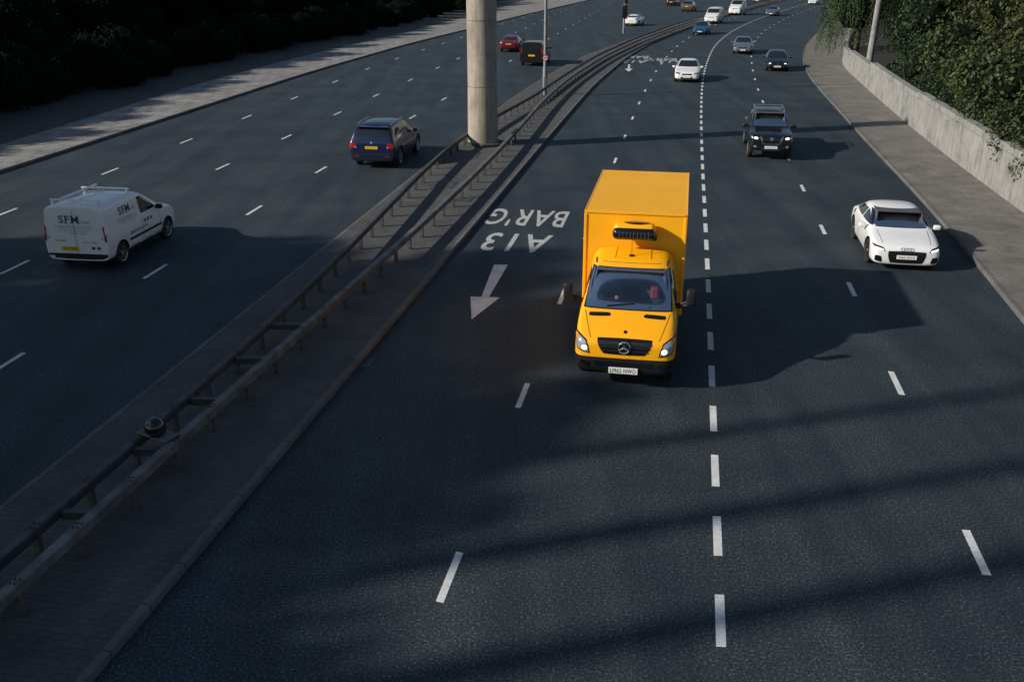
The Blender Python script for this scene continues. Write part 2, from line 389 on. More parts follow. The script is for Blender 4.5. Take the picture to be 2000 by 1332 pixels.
# ------------------------------------------------ lamp columns
def column(px,py,h,label):
    p=G(px,py,.12);t=thing('lamp_column',label,'lamp post',(p.x,p.y,.12))
    bm=bmesh.new();R=lathe(bm,[(.14,0),(.14,1.6),(.125,1.65),(.11,1.7),(.075,h)],axis='Z',n=16);bm.faces.new(R[-1]);fb('column_shaft',bm,'galv',t,True)
    bm=bmesh.new();bx(bm,-.07,.07,-.16,-.135,.5,1.1,.004);fb('access_door',bm,'galv',t)
    for s in(-1,1):
        bm=bmesh.new();cyl(bm,(s*1.6,0,h+.35),(0,0,h-.05),.04,.06,10);fb('lamp_arm',bm,'galv',t)
        bm=bmesh.new();bx(bm,min(s*1.5,s*2.2),max(s*1.5,s*2.2),-.12,.12,h+.28,h+.42,.05);fb('lamp_head',bm,'galv',t)
    return t
c1=column(1064,186,9.5,'slim grey lamp post on the median carrying a round forty speed limit sign')
zc=2.25;bm=bmesh.new();R=lathe(bm,[(0.001,-.17),(.17,-.17),(.17,-.16)],axis='Y',n=32);sg=fb('speed_sign',bm,'signw',c1);sg.location=(0,0,zc)
bm=bmesh.new();lathe(bm,[(.135,-.174),(.185,-.174),(.185,-.15),(.135,-.15),(.135,-.174)],axis='Y',n=32);fb('red_ring',bm,'red',sg)
uv,f=text_geo('40');fp('sign_lettering',[(-.09+a*.18,-.176,-.06+b*.12) for a,b in uv],f,'ink',sg)
c2=column(1218,66,9.5,'farther slim grey lamp post on the median with dark traffic camera box')
bm=bmesh.new();bx(bm,-.28,.28,-.55,-.1,1.7,3.1,.05);fb('camera_box',bm,'gloss',c2)
bm=bmesh.new();bx(bm,-.1,.3,-.4,-.1,3.3,3.9,.04);fb('control_box',bm,'plastic',c2)
# ------------------------------------------------ right wall
bm=bmesh.new();y=-26
def wh(y):return 1.8 if y<47 else (1.7 if y<60 else (1.5 if y<75 else 1.3))
while y<130:
    y2=y+3.9;h=wh(y)+.12
    sweep(bm,WB,[(0,.0),(0,h-.28),(-.04,h-.24),(-.04,h-.02),(-.02,h),(.36,h),(.38,h-.02),(.38,0)],.0,y+.02,y2-.02,1.3)
    y=y2
tag(fb('concrete_wall',bm,'wall'),'long pale stained concrete retaining wall along the right pavement','wall')
# ------------------------------------------------ vegetation
def blob(c,r,rng,sub=2,sq=1):
    bm=bmesh.new();bmesh.ops.create_icosphere(bm,subdivisions=sub,radius=1)
    V=[]
    for v in bm.verts:
        k=r*(1+rng.uniform(-.12,.12));V.append((c[0]+v.co.x*k,c[1]+v.co.y*k,c[2]+v.co.z*k*sq))
    Fc=[tuple(v.index for v in f.verts) for f in bm.faces];bm.free();return V,Fc
def leafmesh(name,clumps,n,size,seed,core=.72,sq=.85):
    rng=np.random.RandomState(seed);pr=random.Random(seed)
    rs=np.array([c[1] for c in clumps]);w=rs**2;w=w/w.sum();ix=rng.choice(len(clumps),n,p=w)
    cc=np.array([c[0] for c in clumps])[ix];rr=rs[ix][:,None]
    d=rng.normal(size=(n,3));d/=np.linalg.norm(d,axis=1)[:,None]
    rad=rr*(.68+.45*rng.rand(n,1)**1.3)
    P=cc+d*rad*np.array([1,1,sq])
    a=rng.normal(size=(n,3));nr=d*.8+rng.normal(size=(n,3))*.6+np.array([0,0,.3]);nr/=np.linalg.norm(nr,axis=1)[:,None]
    a-=nr*(a*nr).sum(1)[:,None];a/=np.linalg.norm(a,axis=1)[:,None];b=np.cross(nr,a)
    s=size*(.55+.9*rng.rand(n,1))
    V=np.stack([P+a*s,P+b*s*.6,P-a*s*.9,P-b*s*.6],1).reshape(-1,3)
    tone=np.clip(rng.rand(n)*.7+.3*rng.rand(len(clumps))[ix],0,1)
    verts=V.tolist();faces=[(4*i,4*i+1,4*i+2,4*i+3) for i in range(n)];nl=n
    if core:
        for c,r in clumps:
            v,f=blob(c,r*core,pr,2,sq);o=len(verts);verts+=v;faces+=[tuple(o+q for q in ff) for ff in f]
    me=bpy.data.meshes.new(name);me.from_pydata(verts,[],faces)
    at=me.attributes.new('tone','FLOAT','FACE');tt=np.zeros(len(faces),dtype=np.float32);tt[:nl]=tone;at.data.foreach_set('value',tt)
    mi=np.ones(len(faces),dtype=np.int32);mi[:nl]=0;me.polygons.foreach_set('material_index',mi);me.update();return me
def trunkmesh(h,r,seed,limbs=5,spread=2,crown_h=3):
    bm=bmesh.new();pr=random.Random(seed)
    pts=[Vector((0,0,-.3)),Vector((pr.uniform(-.15,.15),pr.uniform(-.15,.15),h*.5)),Vector((pr.uniform(-.3,.3),pr.uniform(-.3,.3),h))]
    cyl(bm,pts[0],pts[1],r,r*.75,10);cyl(bm,pts[1],pts[2],r*.75,r*.4,10)
    for i in range(limbs):
        a=2*math.pi*i/limbs+pr.uniform(-.4,.4);b=pts[1].lerp(pts[2],pr.uniform(.1,1))
        m=b+Vector((math.cos(a)*spread*.5,math.sin(a)*spread*.5,crown_h*.25));e=b+Vector((math.cos(a)*spread,math.sin(a)*spread,crown_h*.55))
        cyl(bm,b,m,r*.35,r*.24,7);cyl(bm,m,e,r*.24,r*.08,7)
    me=bpy.data.meshes.new('trunk');bm.to_mesh(me);bm.free();me.materials.append(M['bark']);return me
def clumps(n,rx,ry,z0,z1,r0,r1,seed):
    pr=random.Random(seed);L=[]
    for i in range(n):
        a=pr.uniform(0,2*math.pi);q=math.sqrt(pr.random());t=i/(n-1) if n>1 else .5
        z=z0+(z1-z0)*t;k=math.sin(math.pi*(.25+.65*t))
        L.append(((math.cos(a)*q*rx*k,math.sin(a)*q*ry*k,z),pr.uniform(r0,r1)))
    return L
def plant(name,label,cat,loc,crown,trunk,mat,part='crown',rz=0,group=None,sc=1):
    t=thing(name,label,cat,loc,rz,group);t.scale=(sc,sc,sc)
    o=bpy.data.objects.new(part,crown);C.objects.link(o);o.parent=t
    if not crown.materials:
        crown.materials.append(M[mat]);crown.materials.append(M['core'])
    if trunk:
        o=bpy.data.objects.new('trunk',trunk);C.objects.link(o);o.parent=t
    return t
lowm=[leafmesh('foliage',clumps(9,2.4,2.4,.6,2.3,.9,1.3,40+i),6000,.10,50+i,core=.78) for i in range(3)]
him=[leafmesh('foliage',clumps(14,3.0,3.4,1.6,6.0,1.2,1.8,60+i),9500,.13,70+i,core=.78) for i in range(3)]
ltr=[trunkmesh(1.4,.10,i,5,1.4,1.6) for i in range(2)];htr=[trunkmesh(3.2,.2,i+5,6,2.2,3.5) for i in range(2)]
y=40;k=0
while y<235:
    x=LI(y)-5.2-random.uniform(0,.8)
    plant('shrub','dark evergreen shrub in the low front row beyond the left pavement','shrub',(x,y,.2),lowm[k%3],ltr[k%2],'leafd','foliage',random.uniform(0,6),'low shrubs beyond the left pavement',random.uniform(.8,1.15))
    y+=4.0 if y<120 else 7;k+=1
y=38;k=0
while y<245:
    x=LI(y)-10.5-random.uniform(0,1.5)
    plant('tree','tall dark tree in the back row beyond the left pavement','tree',(x,y,.4),him[k%3],htr[k%2],'leafd','crown',random.uniform(0,6),'tall trees beyond the left pavement',random.uniform(.85,1.1))
    y+=5.2 if y<120 else 8;k+=1
y=46;k=0
while y<130:
    plant('tree','tall dark tree in the back row beyond the left pavement','tree',(LI(y)-16.5,y,1),him[(k+1)%3],htr[k%2],'leafd','crown',random.uniform(0,6),'tall trees beyond the left pavement',random.uniform(1.0,1.2))
    y+=6;k+=1
# right side
def rp(y,o):return (WB(y)+o,y,1.0)
RT=[(27,4.4,'leafo',1,'bushy tree with browning leaves behind the near end of the right wall'),
    (33,4.3,'leafo',2,'broad tree of olive and russet leaves at the right edge of the picture'),
    (39,4.0,'leafo',3,'tree with yellowing leaves hanging over the stained concrete wall'),
    (45.5,4.2,'leafo',4,'tall olive tree standing behind the middle of the concrete wall'),
    (52,4.4,'leafo',8,'olive tree just nearer than the dark green trees behind the wall'),
    (58,4.6,'leafg',5,'dark green tree between the pale pole and the yellowing trees'),
    (65,5.4,'leafg',6,'ivy covered tree directly right of the pale pole')]
for y,o,m,s,lab in RT:
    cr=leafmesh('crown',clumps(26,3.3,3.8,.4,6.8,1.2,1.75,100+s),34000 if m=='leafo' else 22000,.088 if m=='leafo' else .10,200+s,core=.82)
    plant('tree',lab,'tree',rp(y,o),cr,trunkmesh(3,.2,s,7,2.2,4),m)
himg=[m.copy() for m in him]
for m in himg:m.materials.clear();m.materials.append(M['leafg']);m.materials.append(M['core'])
for a,b in zip(him,himg):
    q=np.zeros(len(a.polygons),dtype=np.int32);a.polygons.foreach_get('material_index',q);b.polygons.foreach_set('material_index',q)
for y in(36,43,50,57,64,72):
    plant('tree','green tree filling the second row behind the right wall','tree',(WB(y)+10.5,y,1.5),himg[y%3],htr[y%2],'leafg','crown',y,'second row of trees behind the right wall',1.25)
for i,(y,o,sc,lab) in enumerate([(30.5,1.6,1.0,'low leafy shrub spilling over the wall nearest the camera'),(35.5,1.8,.95,'low shrub just behind the wall below the russet tree'),(40.5,1.9,.95,'low shrub behind the wall below the tree with yellowing leaves'),(45.5,1.9,.95,'low shrub behind the wall below the tall olive tree'),(51,1.9,.9,'low green shrub behind the wall halfway to the pale pole'),(56.5,2.0,.9,'green shrub behind the wall just before the pale pole'),(62,2.3,.8,'small ivy shrub at the foot of the pale pole')]):
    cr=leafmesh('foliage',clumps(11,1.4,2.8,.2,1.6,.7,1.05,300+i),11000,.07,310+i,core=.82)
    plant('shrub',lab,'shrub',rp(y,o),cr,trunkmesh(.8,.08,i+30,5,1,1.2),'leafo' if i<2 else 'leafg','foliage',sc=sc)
for i,(y,o,sc) in enumerate([(74,7.5,1.1),(86,8,1.1),(99,8,1.2),(113,9,1.2),(128,9,1.2),(145,10,1.3),(165,11,1.4),(188,12,1.4)]):
    plant('tree','dark green tree in the row receding beyond the willow','tree',rp(y,o),himg[i%3],htr[i%2],'leafg','crown',i*1.3,'trees receding beyond the willow',sc)
def willow():
    rng=np.random.RandomState(5);P=[]
    for k in range(420):
        a=rng.rand()*2*math.pi;q=math.sqrt(rng.rand())*3.0;x,y=math.cos(a)*q,math.sin(a)*q*1.2
        top=7.6-.28*q*q+rng.rand()*.5;ln=(2.2+q*1.1)*(.6+.6*rng.rand());bot=max(.2,top-ln);z=top
        while z>bot:
            P.append((x+rng.normal()*.05+(top-z)*.05*math.cos(a),y+rng.normal()*.05,z));z-=.075
    P=np.array(P);n=len(P);a=rng.normal(size=(n,3))*.35+np.array([0,0,-1]);a/=np.linalg.norm(a,axis=1)[:,None]
    b=rng.normal(size=(n,3));b-=a*(a*b).sum(1)[:,None];b/=np.linalg.norm(b,axis=1)[:,None]
    V=np.stack([P,P+a*.09+b*.03,P+a*.19,P+a*.09-b*.03],1).reshape(-1,3).tolist()
    f=[(4*i,4*i+1,4*i+2,4*i+3) for i in range(n)];cv,cf=blob((0,0,4.6),2.3,random.Random(4),2,1.1);o=len(V);V+=cv;f+=[tuple(o+q for q in ff) for ff in cf]
    me=bpy.data.meshes.new('crown');me.from_pydata(V,[],f);at=me.attributes.new('tone','FLOAT','FACE');tt=np.zeros(len(f),dtype=np.float32);tt[:n]=rng.rand(n);at.data.foreach_set('value',tt)
    mi=np.ones(len(f),dtype=np.int32);mi[:n]=0;me.polygons.foreach_set('material_index',mi);me.update();return me
wl=G(1655,128,0)
plant('willow_tree','weeping willow with hanging green strands beyond the pale pole','tree',(wl.x+1.2,wl.y+2,.5),willow(),trunkmesh(5,.25,77,7,1.8,3),'leafw')
pp=G(1692,158,0)
t=thing('pale_pole','thick pale concrete pole rising behind the wall beside the willow','pole',(pp.x,pp.y,.5),0);t.rotation_euler=(0,.03,0)
bm=bmesh.new();R=lathe(bm,[(.24,0),(.2,5),(.17,11)],axis='Z',n=20);bm.faces.new(R[-1]);fb('pole_shaft',bm,'wall',t,True)
bm=bmesh.new();lathe(bm,[(.30,0),(.30,.5),(.245,.55)],axis='Z',n=20);fb('pole_collar',bm,'wall',t)
# unseen trees and masts added left of the frame to shade the road
SD=Vector((.961,.276,0));EL=math.radians(26);cot=1/math.tan(EL)
shm=leafmesh('foliage',clumps(10,3.0,3.0,-2,2,1.0,1.6,400),3200,.22,401,core=.6)
shm.materials.append(M['leafd']);shm.materials.append(M['core'])
for i,(gx,gy,r) in enumerate([(-13,21,1.15),(-10.5,25,1.0),(-8,21,1.1),(-5,17.5,1.0),(-4,24,.9),(-1.5,20.5,.8),(-10,15,1.1),(-6,12.5,.9),(-14,12,1.2),(-2,15.5,.65),(-18,18,1.2),(-19,24.5,1.1),(-9,8.5,1.1),(-6,7,.8),(-12,17.5,1.1),(-16,15,1.1)]):
    X=-31-(i%3)*2.5;h=(gx-X)/(cot*SD.x);Y=gy-h*cot*SD.y  # crown placed so that its shadow lands on the chosen road spot
    t=thing('shadow_tree','tall tree outside the picture on the left whose shadow darkens the road','tree',(X,Y,0),i*1.1,'tall trees left of the picture')
    o=bpy.data.objects.new('crown',shm);C.objects.link(o);o.parent=t;o.location=(0,0,h);o.scale=(r,r,r)
    bm=bmesh.new();cyl(bm,(0,0,0),(0,0,h),.28,.12,8);fb('trunk',bm,'bark',t)
for (qx,qy,hh,rr,lab) in((400,1170,23,.36,'tall steel lighting mast outside the picture on the left'),(1000,900,21,.28,'second steel lighting mast outside the picture farther along the left'),(1000,1290,21,.42,'thick steel mast outside the picture at the near left')):
    p=G(qx,qy);X=-30;Y=p.y-(p.x-X)*SD.y/SD.x
    t=thing('shadow_mast',lab,'mast',(X,Y,0))  # unseen mast, added only to throw a diagonal shadow band on the road
    bm=bmesh.new();cyl(bm,(0,0,0),(0,0,hh),rr,rr*.6,16);fb('mast_shaft',bm,'galv',t)
    bm=bmesh.new();bx(bm,-.8,.8,-.2,.2,hh,hh+.4,.05);fb('mast_head',bm,'galv',t)
# ------------------------------------------------ vehicles
def ringpts(st):
    y,zb,w,zs,wt,zt=st
    p5=(w*.965,zs);p6=(wt+.015,zt-.06*min(1,max(.35,(zt-zs)/.3)))
    L=lambda a,b,t:(a[0]+(b[0]-a[0])*t,a[1]+(b[1]-a[1])*t)
    half=[(0,zb),(.82*w,zb),(.965*w,zb+.06),(w,zb+(zs-zb)*.35),(w*1.0,zb+(zs-zb)*.75),p5,L(p5,p6,.12),L(p5,p6,.9),(wt*.9,zt),(0,zt+.03*wt)]
    return [Vector((x,y,z)) for x,z in half]+[Vector((-x,y,z)) for x,z in half[-2:0:-1]]
def evalmesh(o):
    dg=bpy.context.evaluated_depsgraph_get();dg.update();e=o.evaluated_get(dg);me=bpy.data.meshes.new_from_object(e);return me
def body(root,sts,paint,wheels,wr,dark=None,holes=[],cutz=None):
    bm=bmesh.new();R=[[bm.verts.new(v) for v in ringpts(s)] for s in sts];m=len(R[0])
    for a,b in zip(R,R[1:]):
        for i in range(m):
            j=(i+1)%m;bm.faces.new((a[i],a[j],b[j],b[i]))
    bm.faces.new(R[0][::-1]);bm.faces.new(R[-1]);bmesh.ops.recalc_face_normals(bm,faces=bm.faces)
    me=bpy.data.meshes.new('b');bm.to_mesh(me);bm.free()
    o=bpy.data.objects.new('b',me);C.objects.link(o);md=o.modifiers.new('s','SUBSURF');md.levels=2;md.render_levels=2
    m1=evalmesh(o);o.modifiers.clear();o.data=m1
    bv=BVHTree.FromPolygons([v.co.copy() for v in m1.vertices],[tuple(p.vertices) for p in m1.polygons])
    cb=bmesh.new()
    for (wy,wx) in wheels:
        for s in(-1,1):cyl(cb,(s*(wx-.30),wy,wr+.01),(s*(wx+.4),wy,wr+.01),wr+.055,n=28)
    cm=bpy.data.meshes.new('c');bmesh.ops.recalc_face_normals(cb,faces=cb.faces);cb.to_mesh(cm);cb.free();co=bpy.data.objects.new('c',cm);C.objects.link(co)
    md=o.modifiers.new('d','BOOLEAN');md.operation='DIFFERENCE';md.object=co;md.solver='EXACT'
    m2=evalmesh(o)
    if len(m2.polygons)<100:m2=m1
    bpy.data.objects.remove(o);bpy.data.objects.remove(co)
    bm=bmesh.new();bm.from_mesh(m2);kill=[]
    for q in(cutz or []):
        bmesh.ops.bisect_plane(bm,geom=bm.verts[:]+bm.edges[:]+bm.faces[:],plane_co=q[0],plane_no=q[1])
    for f in bm.faces:
        c=f.calc_center_median();f.material_index=0
        for wy,wx in wheels:
            dd=math.hypot(c.y-wy,c.z-wr-.01)
            if dd<wr+.06 and abs(c.x)<wx+.2 and (dd<wr+.035 or f.normal.dot(Vector((0,c.y-wy,c.z-wr)).normalized())<-.5):f.material_index=1
        if c.z<sts[3][1]+.03:f.material_index=1
        if dark and dark(c):f.material_index=1
        for ax,sg,q in holes:
            if f.normal.y*sg>.12:
                zl,zh,w0,w1=q
                if zl<c.z<zh and (c.z-zl)/(zh-zl)*(w1-w0)+w0>abs(c.x):kill.append(f)
    if kill:bmesh.ops.delete(bm,geom=list(set(kill)),context='FACES')
    me=bpy.data.meshes.new('body');bm.to_mesh(me);bm.free()
    finish('body',me,[paint,'plastic'],root,True,38)
    return bv
AX={'F':(Vector((0,-1,0)),lambda a,b:Vector((a,20,b))),'B':(Vector((0,1,0)),lambda a,b:Vector((a,-20,b))),
    'R':(Vector((-1,0,0)),lambda a,b:Vector((20,a,b))),'L':(Vector((1,0,0)),lambda a,b:Vector((-20,a,b))),'T':(Vector((0,0,-1)),lambda a,b:Vector((a,b,20)))}
def proj(bv,ax,a,b,off):
    d,of=AX[ax];o=of(a,b);h=bv.ray_cast(o,d)
    if h[0] is None:
        h=bv.find_nearest(o+d*18.5)
        if h[0] is None:return o
    n=h[1]
    if n.dot(d)>0:n=-n
    return h[0]+n*off
def patch(root,bv,name,mat,ax,cs,off=.006,nx=8,ny=6,k=.12,label=None):
    if ax in('F2','B2','S','T2'):
        r=[]
        base={'F2':'F','B2':'B','S':'R','T2':'T'}[ax]
        r.append(patch(root,bv,name,mat,base,cs,off,nx,ny,k))
        if ax=='S':r.append(patch(root,bv,name,mat,'L',cs,off,nx,ny,k))
        else:r.append(patch(root,bv,name,mat,base,[(-a,b) for a,b in cs],off,nx,ny,k))
        return r
    v=[];f=[]
    for j in range(ny+1):
        for i in range(nx+1):
            s=2*i/nx-1;t=2*j/ny-1
            s2=s*(1-k+k*math.sqrt(1-t*t/2));t2=t*(1-k+k*math.sqrt(1-s*s/2));u=(s2+1)/2;w=(t2+1)/2
            a=(cs[0][0]*(1-u)+cs[1][0]*u)*(1-w)+(cs[3][0]*(1-u)+cs[2][0]*u)*w
            b=(cs[0][1]*(1-u)+cs[1][1]*u)*(1-w)+(cs[3][1]*(1-u)+cs[2][1]*u)*w
            v.append(proj(bv,ax,a,b,off))
    for j in range(ny):
        for i in range(nx):
            q=j*(nx+1)+i;f.append((q,q+1,q+nx+2,q+nx+1))
    return fp(name,v,f,mat,root,True)
def ringpatch(root,bv,name,mat,ax,cx,cz,r0,r1,off,n=24):
    v=[];f=[]
    for i in range(n):
        a=2*math.pi*i/n
        for r in(r0,r1):v.append(proj(bv,ax,cx+r*math.cos(a),cz+r*.8*math.sin(a),off))
    for i in range(n):
        j=(i+1)%n;f.append((2*i,2*i+1,2*j+1,2*j))
    return fp(name,v,f,mat,root,True)
def vtext(root,bv,s,mat,ax,c,w,h,off=.012,spacing=1.0,name='lettering',flat=None,bold=0):
    uv,f=text_geo(s,spacing,bold);sx={'F':-1,'B':1,'R':1,'L':-1}[ax];v=[]
    for a,b in uv:
        p,q=c[0]+sx*(a-.5)*w,c[1]+(b-.5)*h
        if flat is not None:v.append((p,flat,q))
        else:v.append(proj(bv,ax,p,q,off))
    return fp(name,v,f,mat,root)
WM={}
def wheel(root,x,y,r,w,rim,sp=5):
    s=1 if x>0 else -1;key=(round(r,3),w,rim,s,sp)
    if key not in WM:
        bm=bmesh.new();lathe(bm,[(r*.66,-w),(r*.9,-w),(r*.985,-w*.85),(r,-w*.6),(r,-w*.2),(r*.985,-w*.06),(r*.93,0),(r*.70,0.004),(r*.68,-.02)],axis='X',n=32,sgn=s)
        me=bpy.data.meshes.new('wheel');bmesh.ops.recalc_face_normals(bm,faces=bm.faces);bm.to_mesh(me);bm.free();me.materials.append(M['tyre'])
        me.polygons.foreach_set('use_smooth',[True]*len(me.polygons))
        bm=bmesh.new();lathe(bm,[(r*.69,-.01),(r*.67,.0),(r*.62,-.01),(r*.6,-.06)],axis='X',n=32,sgn=s)
        R=lathe(bm,[(r*.2,-.02),(r*.16,-.0),(.001,.0)],axis='X',n=16,sgn=s)
        for k in range(sp):
            a=2*math.pi*k/sp;d=Vector((0,math.cos(a),math.sin(a)));e=Vector((0,-math.sin(a),math.cos(a)))
            p=[d*r*.12+e*r*.09,d*r*.12-e*r*.09,d*r*.64-e*r*.06,d*r*.64+e*r*.06]
            A=[bm.verts.new(q+Vector((s*-.006,0,0))) for q in p];B=[bm.verts.new(q+Vector((s*-.04,0,0))) for q in p]
            bm.faces.new(A)
            for i in range(4):bm.faces.new((A[i],A[(i+1)%4],B[(i+1)%4],B[i]))
        rr=bpy.data.meshes.new('rim');bmesh.ops.recalc_face_normals(bm,faces=bm.faces);bm.to_mesh(rr);bm.free();rr.materials.append(M[rim])
        bm=bmesh.new();R=lathe(bm,[(r*.62,-.062),(.001,-.066)],axis='X',n=24,sgn=s);dd=bpy.data.meshes.new('brake_disc');bm.to_mesh(dd);bm.free();dd.materials.append(M['plastic'])
        WM[key]=(me,rr,dd)
    a,b,c=WM[key];o=bpy.data.objects.new('wheel',a);C.objects.link(o);o.parent=root;o.location=(x,y,r)
    for m,n in((b,'rim'),(c,'brake_disc')):
        q=bpy.data.objects.new(n,m);C.objects.link(q);q.parent=o
def mirror(root,x,y,z,mat,s=1):
    for sg in(-1,1):
        bm=bmesh.new();bx(bm,-.10*s,.10*s,-.05*s,.07*s,-.065*s,.075*s,.04*s,3);bx(bm,-sg*.17*s-.05,-sg*.17*s+.09,-.02,.02,-.05,-.02,.005)
        o=fb('side_mirror',bm,mat,root,True);o.location=(sg*x,y,z)
def person(label,M4,shirt,hair=True):
    V=[];E=[];R=[]
    def ad(p,r,par=None):
        V.append(p);R.append(r)
        if par is not None:E.append((par,len(V)-1))
        return len(V)-1
    pe=ad((0,0,.05),.14);sp=ad((0,-.05,.25),.13,pe);ch=ad((0,-.07,.43),.15,sp);nk=ad((0,-.04,.57),.055,ch);hd=ad((0,-.0,.66),.08,nk);ad((0,-.01,.76),.088,hd);ad((0,.085,.665),.018,hd)
    for s in(-1,1):
        sh=ad((s*.18,-.06,.47),.065,ch);el=ad((s*.25,.12,.26),.047,sh);wr=ad((s*.17,.36,.34),.03,el);hn=ad((s*.16,.42,.36),.034,wr)
        for q in range(4):
            f1=ad((s*(.16+(q-1.5)*.018),.48,.37+.002*q),.010,hn);ad((s*(.155+(q-1.5)*.018),.50,.34),.009,f1)
        ad((s*.115,.45,.375),.011,hn)
        hp=ad((s*.09,.06,.03),.10,pe);kn=ad((s*.13,.46,.06),.068,hp);ak=ad((s*.13,.58,-.30),.045,kn);ad((s*.13,.72,-.34),.04,ak)
    me=bpy.data.meshes.new('p');me.from_pydata(V,E,[]);o=bpy.data.objects.new('p',me);C.objects.link(o)
    sk=o.modifiers.new('k','SKIN')
    for i,sv in enumerate(me.skin_vertices[0].data):sv.radius=(R[i],R[i]);sv.use_root=(i==0)
    sb=o.modifiers.new('s','SUBSURF');sb.levels=1
    m2=evalmesh(o);bpy.data.objects.remove(o);m2.materials.clear()
    mi=[]
    for p in m2.polygons:
        c=p.center;mi.append(0 if (c.z>.56 or (c.y>.35 and c.z>.25)) else (1 if c.z>.1 else 2))
    ob=finish('person',m2,['skin',shirt,'cloth'],smooth=True,angle=80);m2.polygons.foreach_set('material_index',mi);m2.update();ob.matrix_world=M4
    tag(ob,label,'person')
    v,f=blob((0,-.025,.765),.105,random.Random(2),2,.9);v=[(a,b,max(c,.69)) for a,b,c in v]
    h=fp('hair',[q for q in v],f,'hair',ob,True);return ob
def interior(root,yd,yb,zd,zf,zt,w,rhd=1):
    bm=bmesh.new();v=[bm.verts.new(p) for p in[(-w,yd+.2,zf),(w,yd+.2,zf),(w,yb,zf),(-w,yb,zf),(-w*.8,yd-.4,zt),(w*.8,yd-.4,zt),(w*.8,yb,zt),(-w*.8,yb,zt)]]
    for q in((0,1,2,3),(2,3,7,6),(0,3,7,4),(1,2,6,5),(4,5,6,7)):bm.faces.new([v[i] for i in q])
    fb('cabin_lining',bm,'cloth',root)
    bm=bmesh.new();bx(bm,-w*.96,w*.96,yd-.36,yd-.02,zd-.30,zd-.07,.06,3);fb('dashboard',bm,'dash',root,True)
    for s in(-1,1):
        bm=bmesh.new();x=s*w*.5
        bx(bm,x-.24,x+.24,yb+.25,yb+.75,zf+.12,zf+.34,.05);bx(bm,x-.23,x+.23,yb+.12,yb+.28,zf+.3,zt-.42,.06);bx(bm,x-.12,x+.12,yb+.14,yb+.25,zt-.42,zt-.2,.04);fb('seat',bm,'cloth',root,True)
    bm=bmesh.new();n=20;r=.17;cx=w*.5;cy=yd-.5;cz=zd+.0
    pts=[Vector((cx+r*math.cos(2*math.pi*i/n),cy-.5*r*math.sin(2*math.pi*i/n)*.8,cz+r*math.sin(2*math.pi*i/n)*.85)) for i in range(n)]
    for i in range(n):cyl(bm,pts[i],pts[(i+1)%n],.014,n=6)
    cyl(bm,pts[0],pts[n//2],.015,n=6);cyl(bm,(cx,cy,cz),pts[3*n//4],.015,n=6);cyl(bm,(cx,cy+.25,cz-.12),(cx,cy,cz),.03,n=8);fb('steering_wheel',bm,'gloss',root)
